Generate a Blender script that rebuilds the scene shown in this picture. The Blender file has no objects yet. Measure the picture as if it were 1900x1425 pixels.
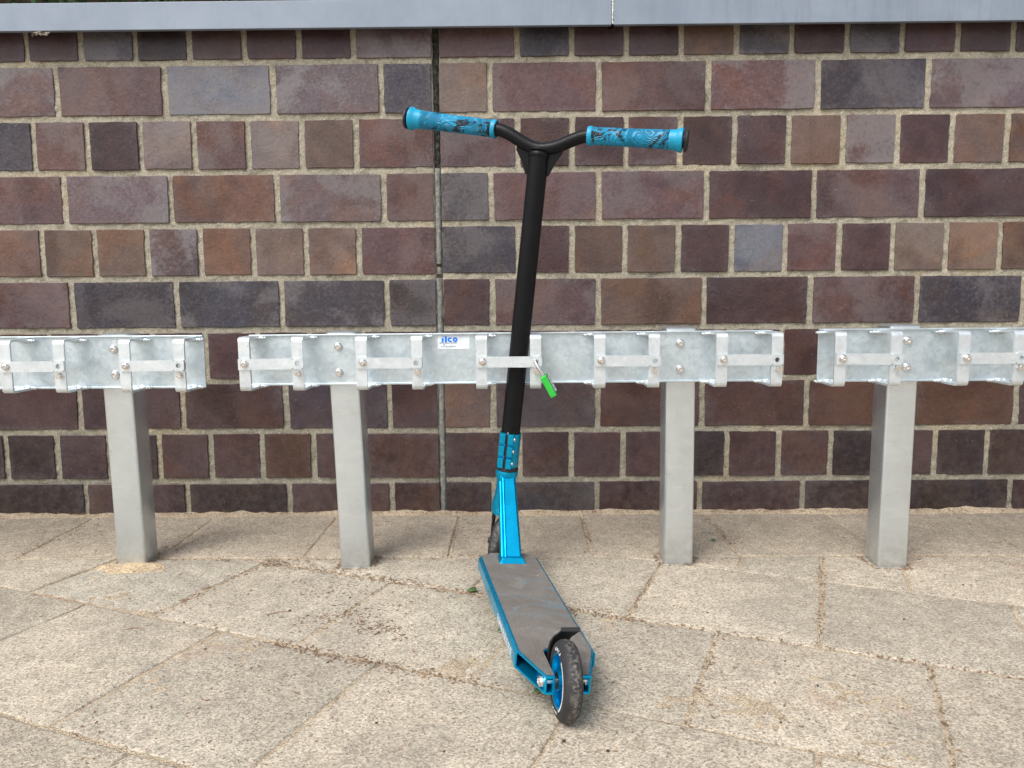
import bpy, math, random
from mathutils import Vector, Matrix, noise

SC = bpy.context.scene
COL = SC.collection
R = math.radians

# ------------------------------------------------------------------ camera
CAM_H = 0.52568
f_px, pitch, roll, yaw = 1430.0, 0.11529, -0.00756, -0.00957
cp, sp, cy, sy = math.cos(pitch), math.sin(pitch), math.cos(yaw), math.sin(yaw)
fw = Vector((sy * cp, cy * cp, -sp)); rt = Vector((cy, -sy, 0)); up = rt.cross(fw)
r2 = math.cos(roll) * rt + math.sin(roll) * up
u2 = -math.sin(roll) * rt + math.cos(roll) * up
cam = bpy.data.cameras.new('camera'); cam_o = bpy.data.objects.new('camera', cam); COL.objects.link(cam_o)
cam.sensor_fit = 'HORIZONTAL'; cam.sensor_width = 36.0; cam.lens = 36.0 * f_px / 1900.0
cam.clip_start = 0.02; cam.clip_end = 500
M = Matrix((r2, u2, -fw)).transposed().to_4x4(); M.translation = Vector((0, 0, CAM_H))
cam_o.matrix_world = M
SC.camera = cam_o

# ------------------------------------------------------------------ light
SUN_EL, SUN_AZ = 52.0, 215.0
W = bpy.data.worlds.new('World'); SC.world = W; W.use_nodes = True
nt = W.node_tree; nt.nodes.clear()
sky = nt.nodes.new('ShaderNodeTexSky'); sky.sky_type = 'NISHITA'; sky.sun_disc = False
sky.sun_elevation = R(SUN_EL); sky.sun_rotation = R(SUN_AZ); sky.air_density = 1.0; sky.dust_density = 3.0; sky.ozone_density = 1.0
hs = nt.nodes.new('ShaderNodeHueSaturation'); hs.inputs['Saturation'].default_value = 0.38
bg = nt.nodes.new('ShaderNodeBackground'); bg.inputs['Strength'].default_value = 0.138
wo = nt.nodes.new('ShaderNodeOutputWorld')
nt.links.new(sky.outputs[0], hs.inputs['Color']); nt.links.new(hs.outputs[0], bg.inputs['Color']); nt.links.new(bg.outputs[0], wo.inputs[0])
sun = bpy.data.lights.new('sun', 'SUN'); sun.energy = 1.35; sun.angle = R(30); sun.color = (1.0, 0.96, 0.9)
sun_o = bpy.data.objects.new('sun', sun); COL.objects.link(sun_o)
el, az = R(SUN_EL), R(SUN_AZ)
sd = Vector((math.cos(el) * math.sin(az), math.cos(el) * math.cos(az), math.sin(el)))
sun_o.rotation_euler = sd.to_track_quat('Z', 'Y').to_euler(); sun_o.location = (-3, -4, 6)
SC.view_settings.view_transform = 'Standard'; SC.view_settings.look = 'None'
SC.view_settings.gamma = 1.0; SC.view_settings.use_curve_mapping = False
SC.view_settings.exposure = 0.68

# ------------------------------------------------------------------ materials
class NT:
    def __init__(s, name):
        s.m = bpy.data.materials.new(name); s.m.use_nodes = True
        s.t = s.m.node_tree; s.b = s.t.nodes['Principled BSDF']
    def n(s, typ, **kw):
        nd = s.t.nodes.new(typ)
        for k, v in kw.items():
            if k.startswith('i_'):
                nd.inputs[k[2:].replace('_', ' ')].default_value = v
            else: setattr(nd, k, v)
        return nd
    def l(s, a, b): s.t.links.new(a, b)
    def coord(s, rnd=False):
        tc = s.n('ShaderNodeTexCoord').outputs['Object']
        if not rnd: return tc
        oi = s.n('ShaderNodeObjectInfo')
        ma = s.n('ShaderNodeVectorMath', operation='MULTIPLY_ADD')
        cb = s.n('ShaderNodeCombineXYZ'); s.l(oi.outputs['Random'], cb.inputs[0])
        m2 = s.math('MULTIPLY', oi.outputs['Random'], 7.31); s.l(m2, cb.inputs[1]); s.l(m2, cb.inputs[2])
        s.l(cb.outputs[0], ma.inputs[0]); ma.inputs[1].default_value = (61, 37, 23); s.l(tc, ma.inputs[2])
        return ma.outputs[0]
    def noise(s, vec, scale, detail=3, rough=0.55, dist=0.0, color=False):
        nd = s.n('ShaderNodeTexNoise'); nd.inputs['Scale'].default_value = scale; nd.inputs['Detail'].default_value = detail
        nd.inputs['Roughness'].default_value = rough; nd.inputs['Distortion'].default_value = dist
        s.l(vec, nd.inputs['Vector']); return nd.outputs['Color' if color else 'Fac']
    def voro(s, vec, scale, out='Color', rnd=1.0):
        nd = s.n('ShaderNodeTexVoronoi'); nd.inputs['Scale'].default_value = scale; nd.inputs['Randomness'].default_value = rnd
        s.l(vec, nd.inputs['Vector']); return nd.outputs[out]
    def math(s, op, a, b=0.0, clamp=False):
        nd = s.n('ShaderNodeMath', operation=op, use_clamp=clamp)
        for i, v in enumerate((a, b)):
            if isinstance(v, (int, float)): nd.inputs[i].default_value = v
            else: s.l(v, nd.inputs[i])
        return nd.outputs[0]
    def ramp(s, fac, lo, hi, a=0.0, b=1.0):
        nd = s.n('ShaderNodeMapRange'); nd.clamp = True
        nd.inputs['From Min'].default_value = lo; nd.inputs['From Max'].default_value = hi
        nd.inputs['To Min'].default_value = a; nd.inputs['To Max'].default_value = b
        s.l(fac, nd.inputs['Value']); return nd.outputs[0]
    def mix(s, fac, a, b, mode='MIX'):
        nd = s.n('ShaderNodeMix', data_type='RGBA', blend_type=mode)
        for k, v in ((0, fac), (6, a), (7, b)):
            if isinstance(v, (int, float)): nd.inputs[k].default_value = v
            elif isinstance(v, tuple): nd.inputs[k].default_value = v if len(v) == 4 else (*v, 1)
            else: s.l(v, nd.inputs[k])
        return nd.outputs[2]
    def set(s, **kw):
        for k, v in kw.items():
            i = s.b.inputs[k.replace('_', ' ')]
            if isinstance(v, (int, float)): i.default_value = v
            elif isinstance(v, tuple): i.default_value = v if len(v) == 4 else (*v, 1)
            else: s.l(v, i)
    def bump(s, h, dist, strength=1.0, prev=None):
        nd = s.n('ShaderNodeBump'); nd.inputs['Distance'].default_value = dist; nd.inputs['Strength'].default_value = strength
        s.l(h, nd.inputs['Height'])
        if prev is not None: s.l(prev, nd.inputs['Normal'])
        s.l(nd.outputs[0], s.b.inputs['Normal']); return nd.outputs[0]
    def up(s):
        nd = s.n('ShaderNodeSeparateXYZ'); s.l(s.n('ShaderNodeNewGeometry').outputs['Position'], nd.inputs[0]); return nd.outputs

def m_brick():
    s = NT('glazed_brick'); v = s.coord(True); oi = s.n('ShaderNodeObjectInfo')
    big = s.noise(v, 7.5, 1.5, 0.5, 0.5); warm = s.noise(v, 5.0, 2, 0.5, 1.0)
    fine = s.noise(v, 260, 3, 0.7); mid = s.noise(v, 38, 4, 0.6)
    mot = s.noise(v, 120, 4, 0.7)
    val = s.math('ADD', s.ramp(mid, 0.25, 0.75, 0.80, 1.20), s.ramp(s.noise(v, 170, 3, 0.75), 0.3, 0.7, -0.20, 0.20))
    base = s.mix(1.0, oi.outputs['Color'], val, 'MULTIPLY')
    dk_ = s.mix(1.0, base, (0.62, 0.58, 0.60), 'MULTIPLY')
    base = s.mix(s.ramp(s.noise(v, 4.2, 2, 0.5, 0.8), 0.50, 0.60, 0, 0.75), base, dk_)
    warmc = s.mix(1.0, base, (1.20, 1.0, 0.82), 'MULTIPLY')
    base = s.mix(s.ramp(warm, 0.50, 0.62, 0, 0.8), base, warmc)
    cool = s.mix(1.0, base, (0.90, 0.93, 1.06), 'MULTIPLY')
    base = s.mix(s.ramp(s.noise(v, 6.3, 2, 0.5, 0.4), 0.5, 0.62, 0, 0.8), base, cool)
    # grey kiln bloom, grainy at its border
    b = s.math('ADD', s.ramp(big, 0.45, 0.58), s.math('MULTIPLY', s.math('SUBTRACT', mot, 0.5), 3.0), True)
    gs = s.n('ShaderNodeSeparateXYZ'); s.l(s.n('ShaderNodeTexCoord').outputs['Generated'], gs.inputs[0])
    def edge(o_): return s.math('ABSOLUTE', s.math('SUBTRACT', o_, 0.5))
    rim = s.math('MAXIMUM', edge(gs.outputs[0]), edge(gs.outputs[2]))
    rimf = s.math('MULTIPLY', s.math('MULTIPLY', s.ramp(rim, 0.36, 0.50), s.ramp(s.noise(v, 9, 2), 0.42, 0.62)), s.ramp(mot, 0.35, 0.6))
    b = s.math('MULTIPLY', b, oi.outputs['Alpha'], True)
    b = s.math('ADD', b, s.math('MULTIPLY', rimf, 0.28), True)
    base = s.mix(b, base, (0.178, 0.162, 0.166))
    # pin holes and pale specks
    hole = s.ramp(s.voro(v, 95, 'Distance'), 0.06, 0.11, 1, 0)
    hm = s.math('MULTIPLY', hole, s.ramp(s.noise(v, 20, 2), 0.55, 0.62))
    base = s.mix(s.math('MULTIPLY', hm, 0.7), base, (0.02, 0.018, 0.02))
    spk = s.math('MULTIPLY', s.ramp(s.voro(v, 150, 'Distance'), 0.08, 0.14, 1, 0), s.ramp(s.noise(v, 28, 2), 0.60, 0.66))
    base = s.mix(s.math('MULTIPLY', spk, 0.55), base, (0.5, 0.47, 0.42))
    # mortar dust towards the ground, a stain with a shape of its own
    z = s.up()[2]
    dirt = s.math('MULTIPLY', s.ramp(z, 0.0, 0.30, 0.32, 0.0), s.ramp(s.noise(v, 55, 4, 0.7), 0.42, 0.7))
    base = s.mix(dirt, base, (0.16, 0.13, 0.10))
    s.set(Base_Color=base, Roughness=s.ramp(mot, 0.3, 0.7, 0.28, 0.46), Specular_IOR_Level=0.30)
    p = s.bump(s.noise(v, 135, 3, 0.6, 0.6), 0.0015, 0.7)
    p = s.bump(s.math('ADD', s.noise(v, 45, 2), s.math('MULTIPLY', hm, -1.0)), 0.001, 0.6, p)
    return s.m

def m_mortar():
    s = NT('sandy_mortar'); v = s.coord()
    g = s.noise(v, 330, 2, 0.8); c = s.voro(v, 380); big = s.noise(v, 6, 4, 0.6); st = s.noise(v, 45, 4, 0.7)
    base = s.mix(s.ramp(big, 0.35, 0.65), (0.31, 0.285, 0.225), (0.40, 0.362, 0.285))
    base = s.mix(s.ramp(st, 0.48, 0.70, 0, 0.75), base, (0.17, 0.155, 0.125))
    base = s.mix(s.ramp(s.noise(v, 3.1, 3), 0.58, 0.7, 0, 0.5), base, (0.42, 0.33, 0.20))
    z = s.up()[2]
    base = s.mix(s.math('MULTIPLY', s.ramp(z, 0.25, 0.60, 0.6, 0.0), s.ramp(s.noise(v, 12, 4, 0.7), 0.35, 0.6)), base, (0.20, 0.19, 0.155))
    base = s.mix(s.ramp(s.noise(v, 19, 4, 0.75), 0.60, 0.70, 0, 0.55), base, (0.11, 0.105, 0.085))
    base = s.mix(0.45, base, s.mix(1.0, base, s.mix(s.ramp(g, 0.3, 0.7), (0.3, 0.3, 0.3), (1.8, 1.8, 1.75)), 'MULTIPLY'))
    base = s.mix(s.ramp(s.noise(v, 210, 1), 0.66, 0.72, 0, 0.6), base, (0.62, 0.57, 0.47))
    s.set(Base_Color=base, Roughness=0.92, Specular_IOR_Level=0.2)
    p = s.bump(g, 0.002, 0.8); s.bump(st, 0.003, 0.6, p)
    return s.m

def m_filler(name, a, b, rough=0.85):
    s = NT(name); v = s.coord(); g = s.noise(v, 90, 4, 0.75); h = s.noise(v, 300, 2, 0.7)
    s.set(Base_Color=s.mix(s.ramp(g, 0.45, 0.68), a, b), Roughness=rough)
    p = s.bump(g, 0.004, 0.9); s.bump(h, 0.001, 0.6, p)
    return s.m

def m_slab():
    s = NT('exposed_aggregate_concrete'); v = s.n('ShaderNodeNewGeometry').outputs['Position']; oi = s.n('ShaderNodeObjectInfo')
    vc = s.voro(v, 420); sep = s.n('ShaderNodeSeparateColor'); s.l(vc, sep.inputs[0]); rr = sep.outputs[0]; r3 = sep.outputs[1]
    g2 = s.noise(v, 260, 2, 0.75); mid = s.noise(v, 30, 4, 0.65); big = s.noise(v, 4.2, 4, 0.6, 0.5)
    base = s.mix(1.0, oi.outputs['Color'], s.ramp(big, 0.3, 0.7, 0.88, 1.10), 'MULTIPLY')
    base = s.mix(1.0, base, s.ramp(mid, 0.3, 0.7, 0.85, 1.15), 'MULTIPLY')
    val = s.math('ADD', s.ramp(rr, 0.0, 1.0, 0.66, 1.30), s.ramp(g2, 0.3, 0.7, -0.19, 0.19))
    base = s.mix(1.0, base, val, 'MULTIPLY')
    base = s.mix(s.ramp(r3, 0.94, 0.96, 0, 0.7), base, (0.14, 0.12, 0.11))
    base = s.mix(s.ramp(sep.outputs[2], 0.95, 0.97, 0, 0.6), base, (0.27, 0.155, 0.105))
    base = s.mix(s.ramp(s.noise(v, 2.6, 5, 0.65, 1.0), 0.52, 0.66, 0, 0.28), base, (0.17, 0.15, 0.135))
    base = s.mix(s.ramp(s.noise(v, 3.3, 5, 0.7), 0.60, 0.70, 0, 0.40), base, (0.38, 0.24, 0.16))
    s.set(Base_Color=base, Roughness=0.9, Specular_IOR_Level=0.25)
    p = s.bump(s.voro(v, 420, 'Distance'), 0.0010, 0.6)
    p = s.bump(g2, 0.0016, 0.6, p); s.bump(mid, 0.004, 0.4, p)
    return s.m

def m_sand(name='joint_sand', tint=(0.52, 0.425, 0.305), tint2=(0.42, 0.335, 0.24)):
    s = NT(name); v = s.n('ShaderNodeNewGeometry').outputs['Position']
    vc = s.voro(v, 520); sep = s.n('ShaderNodeSeparateColor'); s.l(vc, sep.inputs[0])
    g = s.noise(v, 18, 4, 0.7)
    base = s.mix(s.ramp(g, 0.42, 0.62), tint, tint2)
    base = s.mix(1.0, base, s.ramp(sep.outputs[0], 0, 1, 0.55, 1.5), 'MULTIPLY')
    base = s.mix(s.ramp(sep.outputs[1], 0.88, 0.92, 0, 0.8), base, (0.6, 0.5, 0.36))
    base = s.mix(s.ramp(s.noise(v, 5, 3), 0.55, 0.7, 0, 0.35), base, (0.30, 0.13, 0.06))
    s.set(Base_Color=base, Roughness=0.95, Specular_IOR_Level=0.2)
    s.bump(s.voro(v, 520, 'Distance'), 0.002, 1.0)
    return s.m

def m_galv(name='galvanised_steel', a=(0.48, 0.56, 0.605), b=(0.69, 0.765, 0.80), metal=0.78, rough=(0.36, 0.5), streak=False):
    s = NT(name); v = s.coord(True)
    nd = s.voro(v, 130); sep = s.n('ShaderNodeSeparateColor'); s.l(nd, sep.inputs[0])
    n1 = s.noise(v, 46, 5, 0.7, 0.6); n2 = s.noise(v, 7, 4, 0.6)
    f = s.math('ADD', s.ramp(sep.outputs[0], 0, 1, -0.05 if streak else -0.22, 0.05 if streak else 0.22), s.ramp(n1, 0.3, 0.7, 0.25, 0.85), True)
    base = s.mix(f, a, b)
    base = s.mix(s.ramp(n2, 0.52, 0.72, 0, 0.35), base, (0.56, 0.60, 0.62))
    base = s.mix(s.ramp(s.noise(v, 160, 3, 0.7), 0.60, 0.72, 0, 0.0 if streak else 0.38), base, (0.42, 0.45, 0.47))
    base = s.mix(s.ramp(s.noise(v, 95, 2, 0.6), 0.68, 0.74, 0, 0.1 if streak else 0.5), base, (0.88, 0.9, 0.9))
    if streak:
        mp = s.n('ShaderNodeMapping'); mp.inputs['Scale'].default_value = (14, 14, 90); mp.inputs['Rotation'].default_value = (0.0, 0.35, 0)
        s.l(v, mp.inputs['Vector'])
        base = s.mix(s.ramp(s.noise(mp.outputs[0], 1.0, 4, 0.7), 0.54, 0.72, 0, 0.45), base, (0.84, 0.87, 0.88))
        z = s.up()[2]
        base = s.mix(s.math('MULTIPLY', s.ramp(z, 0.0, 0.10, 0.55, 0.0), s.ramp(n1, 0.35, 0.65)), base, (0.33, 0.32, 0.29))
    s.set(Base_Color=base, Metallic=metal, Roughness=s.ramp(f, 0, 1, rough[0], rough[1]))
    if streak: s.bump(n2, 0.0012, 0.3)
    else: p = s.bump(n1, 0.0007, 0.4); s.bump(s.noise(v, 240, 2), 0.0002, 0.4, p)
    return s.m

def m_plain(name, col, metal=0.0, rough=0.4, bump=0.0, spots=None, scale=200, spec=0.5):
    s = NT(name); v = s.coord(); base = col
    n = s.noise(v, scale, 3, 0.6)
    base = s.mix(1.0, (*col, 1), s.ramp(s.noise(v, 30, 4, 0.6), 0.3, 0.7, 0.86, 1.14), 'MULTIPLY')
    if spots: base = s.mix(s.ramp(s.noise(v, spots[1], 3, 0.7), spots[2], spots[2] + 0.06, 0, spots[3]), base, spots[0])
    s.set(Base_Color=base, Metallic=metal, Roughness=s.ramp(n, 0.3, 0.7, rough * 0.85, rough * 1.2), Specular_IOR_Level=spec)
    if bump: s.bump(n, bump, 0.6)
    return s.m

def m_coping():
    s = NT('painted_coping_metal'); v = s.n('ShaderNodeNewGeometry').outputs['Position']
    base = s.mix(s.ramp(s.noise(v, 5, 5, 0.65), 0.35, 0.65), (0.20, 0.24, 0.30), (0.25, 0.295, 0.36))
    mp = s.n('ShaderNodeMapping'); mp.inputs['Scale'].default_value = (60, 60, 7); s.l(v, mp.inputs['Vector'])
    xx = s.up()[0]
    drip = s.math('MULTIPLY', s.ramp(s.noise(mp.outputs[0], 1.0, 4, 0.7), 0.48, 0.75, 0, 1), s.ramp(xx, -0.2, 0.4, 0.08, 0.40))
    base = s.mix(drip, base, (0.14, 0.16, 0.18))
    base = s.mix(s.ramp(s.noise(v, 60, 4, 0.75), 0.68, 0.76, 0, 0.5), base, (0.16, 0.19, 0.18))
    s.set(Base_Color=base, Roughness=0.42, Metallic=0.15)
    s.bump(s.noise(v, 9, 2), 0.002, 0.15)
    return s.m

def m_grip():
    s = NT('swirled_rubber_grip'); v = s.coord(True)
    wn = s.noise(v, 11, 2, 0.5, 4.0); w2 = s.noise(v, 44, 3, 0.6, 2.0)
    blk = s.math('MULTIPLY', s.ramp(wn, 0.53, 0.55), s.ramp(w2, 0.42, 0.50))
    ring = s.noise(v, 15, 1, 0.4, 1.6)
    wv = s.math('SINE', s.math('MULTIPLY', ring, 190.0))
    blk2 = s.math('MULTIPLY', s.ramp(wv, 0.1, 0.6, 0, 0.6), s.ramp(s.noise(v, 18, 2), 0.44, 0.56))
    f = s.math('MAXIMUM', blk, blk2)
    s.set(Base_Color=s.mix(f, (0.0, 0.245, 0.45), (0.004, 0.014, 0.028)), Roughness=0.42)
    s.bump(wv, 0.0006, 0.8)
    return s.m

def m_tape():
    s = NT('worn_grip_tape'); v = s.coord()
    g = s.noise(v, 700, 2, 0.8); big = s.noise(v, 14, 4, 0.65, 0.6)
    base = s.mix(s.ramp(big, 0.3, 0.7), (0.150, 0.132, 0.117), (0.215, 0.196, 0.178))
    base = s.mix(s.ramp(s.noise(v, 26, 3, 0.6, 0.5), 0.56, 0.66, 0, 0.5), base, (0.25, 0.24, 0.23))
    base = s.mix(1.0, base, s.ramp(g, 0.25, 0.75, 0.5, 1.45), 'MULTIPLY')
    # a pale blue print worn down to a ghost
    gm = s.math('MULTIPLY', s.ramp(s.math('SINE', s.math('ADD', s.math('MULTIPLY', s.noise(v, 11, 1.5, 0.5, 0.8), 26.0), 0.7)), 0.45, 0.8),
                s.ramp(s.noise(v, 520, 2, 0.8), 0.40, 0.62))
    y = s.up()[1]
    zone = s.math('MULTIPLY', s.ramp(y, 1.07, 1.10), s.ramp(y, 1.22, 1.25, 1, 0))
    base = s.mix(s.math('MULTIPLY', s.math('MULTIPLY', gm, zone), 0.55), base, (0.12, 0.26, 0.32))
    base = s.mix(s.ramp(s.noise(v, 60, 3, 0.7), 0.68, 0.72, 0, 0.6), base, (0.42, 0.38, 0.33))
    s.set(Base_Color=base, Roughness=0.85, Specular_IOR_Level=0.3); s.bump(g, 0.0012, 0.8)
    return s.m

def m_tyre():
    s = NT('worn_black_rubber'); v = s.coord()
    sep = s.n('ShaderNodeAttribute'); sep.attribute_name = 'tread'
    d = s.math('MULTIPLY', sep.outputs['Fac'], s.ramp(s.noise(v, 210, 4, 0.8), 0.46, 0.66, 0, .9))
    d = s.math('MAXIMUM', d, s.ramp(s.noise(v, 120, 3, 0.7), 0.68, 0.78, 0, 0.3))
    base = s.mix(d, s.mix(s.ramp(s.noise(v, 30, 3), 0.3, 0.7), (0.018, 0.018, 0.021), (0.036, 0.035, 0.036)), (0.26, 0.235, 0.20))
    s.set(Base_Color=base, Roughness=0.62, Specular_IOR_Level=0.4)
    s.bump(s.noise(v, 260, 3, 0.7), 0.0006, 0.6)
    return s.m

def m_leaf(name, c1, c2, rough=0.5):
    s = NT(name); v = s.n('ShaderNodeNewGeometry').outputs['Position']
    s.set(Base_Color=s.mix(s.ramp(s.noise(v, 35, 2), 0.35, 0.65), c1, c2), Roughness=rough); return s.m

MAT = dict(
    brick=m_brick(), mortar=m_mortar(), slab=m_slab(), sand=m_sand(), yellow_sand=m_sand('fresh_yellow_sand', (0.60, 0.46, 0.30), (0.50, 0.385, 0.26)),
    moss=m_filler('mossy_joint', (0.012, 0.012, 0.011), (0.10, 0.098, 0.085)), filler=m_filler('grey_joint_filler', (0.17, 0.175, 0.16), (0.31, 0.31, 0.28)),
    galv=m_galv(), galv_light=m_galv('bright_zinc', (0.62, 0.685, 0.72), (0.76, 0.81, 0.83), 0.72, (0.36, 0.5)), galv_post=m_galv('galvanised_post', (0.66, 0.73, 0.775), (0.76, 0.82, 0.85), 0.86, (0.24, 0.36), True),
    steel=m_plain('stainless_steel', (0.78, 0.75, 0.73), 1.0, 0.22), coping=m_coping(),
    dark=m_plain('slit_shade_black', (0.012, 0.012, 0.012), 0, 0.7),
    blue=m_plain('anodised_blue', (0.0, 0.40, 0.70), 0.84, 0.30), blue_cast=m_plain('satin_blue_metal', (0.0, 0.335, 0.58), 0.7, 0.36),
    black=m_plain('black_powder_coat', (0.006, 0.0065, 0.008), 0.0, 0.36, 0.0, ((0.35, 0.35, 0.35), 160, 0.735, 0.5), 200, 0.18),
    plastic=m_plain('black_plastic', (0.012, 0.012, 0.013), 0, 0.5), grip=m_grip(), grip_plain=m_plain('plain_blue_rubber', (0.0, 0.29, 0.49), 0, 0.42),
    tape=m_tape(), tyre=m_tyre(), white=m_plain('white_print', (0.72, 0.75, 0.75), 0, 0.5, 0, ((0.3, 0.3, 0.3), 260, 0.62, 0.5)),
    sticker=m_plain('sticker_vinyl', (0.74, 0.80, 0.86), 0, 0.35), ink_blue=m_plain('blue_ink', (0.0, 0.20, 0.85), 0, 0.4), ink=m_plain('dark_ink', (0.05, 0.05, 0.06), 0, 0.5),
    green=m_plain('green_anodised', (0.035, 0.50, 0.055), 0.25, 0.4), dgreen=m_plain('dark_lock_face', (0.03, 0.08, 0.05), 0.3, 0.45),
    sealant=m_filler('white_sealant', (0.75, 0.76, 0.72), (0.12, 0.12, 0.09), 0.5),
    leaf=m_leaf('green_leaf', (0.06, 0.12, 0.035), (0.13, 0.20, 0.07)), hedge=m_leaf('hedge_leaf', (0.02, 0.05, 0.012), (0.06, 0.11, 0.03)),
    litter=m_leaf('dry_litter', (0.27, 0.15, 0.075), (0.19, 0.12, 0.075), 0.8), soil=m_plain('soil', (0.06, 0.045, 0.03), 0, 0.95, 0.004),
    grit=m_leaf('loose_grit', (0.44, 0.38, 0.30), (0.24, 0.21, 0.18), 0.9), wood=m_plain('bark', (0.08, 0.055, 0.04), 0, 0.9, 0.003),
)

# ------------------------------------------------------------------ helpers
class MB:
    def __init__(s): s.v = []; s.f = []
    def add(s, vs, fs):
        o = len(s.v); s.v += [Vector(v) for v in vs]; s.f += [tuple(i + o for i in f) for f in fs]; return s
    def box(s, c, h, ax=None):
        ax = ax or (Vector((1, 0, 0)), Vector((0, 1, 0)), Vector((0, 0, 1))); c = Vector(c)
        vs = [c + ax[0] * (h[0] * i) + ax[1] * (h[1] * j) + ax[2] * (h[2] * k) for i in (-1, 1) for j in (-1, 1) for k in (-1, 1)]
        return s.add(vs, [(0, 1, 3, 2), (4, 6, 7, 5), (0, 4, 5, 1), (2, 3, 7, 6), (0, 2, 6, 4), (1, 5, 7, 3)])
    def prism(s, pts, ext):
        n = len(pts); pts = [Vector(p) for p in pts]; e = Vector(ext)
        return s.add(pts + [p + e for p in pts], [tuple(range(n))[::-1], tuple(range(n, 2 * n))] + [(i, (i + 1) % n, n + (i + 1) % n, n + i) for i in range(n)])
    def loft(s, loops, cap=True):
        n = len(loops[0]); vs = [p for l in loops for p in l]; fs = []
        for k in range(len(loops) - 1):
            for i in range(n): fs.append((k * n + i, k * n + (i + 1) % n, (k + 1) * n + (i + 1) % n, (k + 1) * n + i))
        if cap: fs += [tuple(range(n))[::-1], tuple(range((len(loops) - 1) * n, len(loops) * n))]
        return s.add(vs, fs)
    def tube(s, path, r, n=16, cap=True):
        path = [Vector(p) for p in path]; loops = []; ref = None
        for i, p in enumerate(path):
            t = (path[min(i + 1, len(path) - 1)] - path[max(i - 1, 0)]).normalized()
            if ref is None: ref = t.orthogonal().normalized()
            ref = (ref - t * ref.dot(t)).normalized(); b = t.cross(ref)
            rr = r[i] if isinstance(r, (list, tuple)) else r
            loops.append([p + (ref * math.cos(a) + b * math.sin(a)) * rr for a in [2 * math.pi * k / n for k in range(n)]])
        return s.loft(loops, cap)
    def lathe(s, prof, o, axis, n=20, cap=True):
        axis = Vector(axis).normalized(); ref = axis.orthogonal().normalized(); b = axis.cross(ref); o = Vector(o)
        return s.loft([[o + axis * h + (ref * math.cos(a) + b * math.sin(a)) * r for a in [2 * math.pi * k / n for k in range(n)]] for r, h in prof], cap)
    def holed(s, w, h, r, cx, o, ax, t, n=16):
        """plate w x h with a round hole; o = centre, ax = (x, y, normal), thickness t along the normal"""
        X, Yv, Z = ax; o = Vector(o); sq = []
        ci = [(cx + r * math.cos(a), r * math.sin(a)) for a in [2 * math.pi * (k + 0.5) / n for k in range(n)]]
        hh = h / 2; rr = min(hh, w / 2 - abs(cx))
        for x, y in ci:
            m = max(abs(x - cx), abs(y)); sq.append((cx + (x - cx) / m * rr, y / m * hh))
        P = lambda x, y, z: o + X * x + Yv * y + Z * z
        vs = []; fs = []
        for z in (0, t): vs += [P(x, y, z) for x, y in ci] + [P(x, y, z) for x, y in sq]
        for i in range(n):
            j = (i + 1) % n
            fs += [(i, j, n + j, n + i), (2 * n + i, 3 * n + i, 3 * n + j, 2 * n + j), (i, 2 * n + i, 2 * n + j, j), (n + i, n + j, 3 * n + j, 3 * n + i)]
        s.add(vs, fs)
        for x0, x1 in ((-w / 2, cx - rr), (cx + rr, w / 2)):
            if x1 - x0 > 1e-4: s.box(P((x0 + x1) / 2, 0, t / 2), ((x1 - x0) / 2, hh, t / 2), (X, Yv, Z))
        return s
    def mesh(s, name, mat, origin=(0, 0, 0), smooth=None):
        me = bpy.data.meshes.new(name); o = Vector(origin)
        me.from_pydata([tuple(v - o) for v in s.v], [], s.f); me.materials.append(MAT[mat] if isinstance(mat, str) else mat)
        if smooth is not None:
            me.shade_smooth(); me.set_sharp_from_angle(angle=R(smooth))
        me.update(); return me
    def build(s, name, mat, parent=None, origin=None, smooth=None, bevel=0, seg=2):
        if origin is None: origin = ORG.get(parent.name, (0, 0, 0)) if parent else (0, 0, 0)
        ob = link(name, s.mesh(name, mat, origin, smooth), parent)
        if parent: ORG[ob.name] = origin
        if bevel:
            m = ob.modifiers.new('bevel', 'BEVEL'); m.width = bevel; m.segments = seg; m.limit_method = 'ANGLE'; m.angle_limit = R(35)
        return ob
ORG = {}
def link(name, data, parent=None, loc=None, rot=None):
    ob = bpy.data.objects.new(name, data); COL.objects.link(ob)
    if parent: ob.parent = parent
    if loc is not None: ob.location = loc
    if rot is not None: ob.rotation_euler = rot
    return ob
def thing(name, loc, label, cat, group=None):
    e = link(name, None, None, loc); e.empty_display_size = 0.05; e['label'] = label; e['category'] = cat
    if group: e['group'] = group
    ORG[e.name] = tuple(loc); return e
def tag(o, label, cat, group=None):
    o['label'] = label; o['category'] = cat
    if group: o['group'] = group
def text_geo(txt, size, bold=0.0):
    cu = bpy.data.curves.new('t', 'FONT'); cu.body = txt; cu.size = size; cu.offset = bold; cu.resolution_u = 3
    cu.space_character = 1.12; cu.align_x = 'CENTER'; cu.align_y = 'CENTER'
    ob = bpy.data.objects.new('t', cu); COL.objects.link(ob)
    bpy.context.view_layer.update()
    me = bpy.data.meshes.new_from_object(ob.evaluated_get(bpy.context.evaluated_depsgraph_get()))
    vs = [tuple(v.co) for v in me.vertices]; fs = [tuple(p.vertices) for p in me.polygons]
    bpy.data.objects.remove(ob); bpy.data.curves.remove(cu); bpy.data.meshes.remove(me)
    return vs, fs
X3, Y3, Z3 = Vector((1, 0, 0)), Vector((0, 1, 0)), Vector((0, 0, 1))
rnd = random.Random(7)

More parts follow.
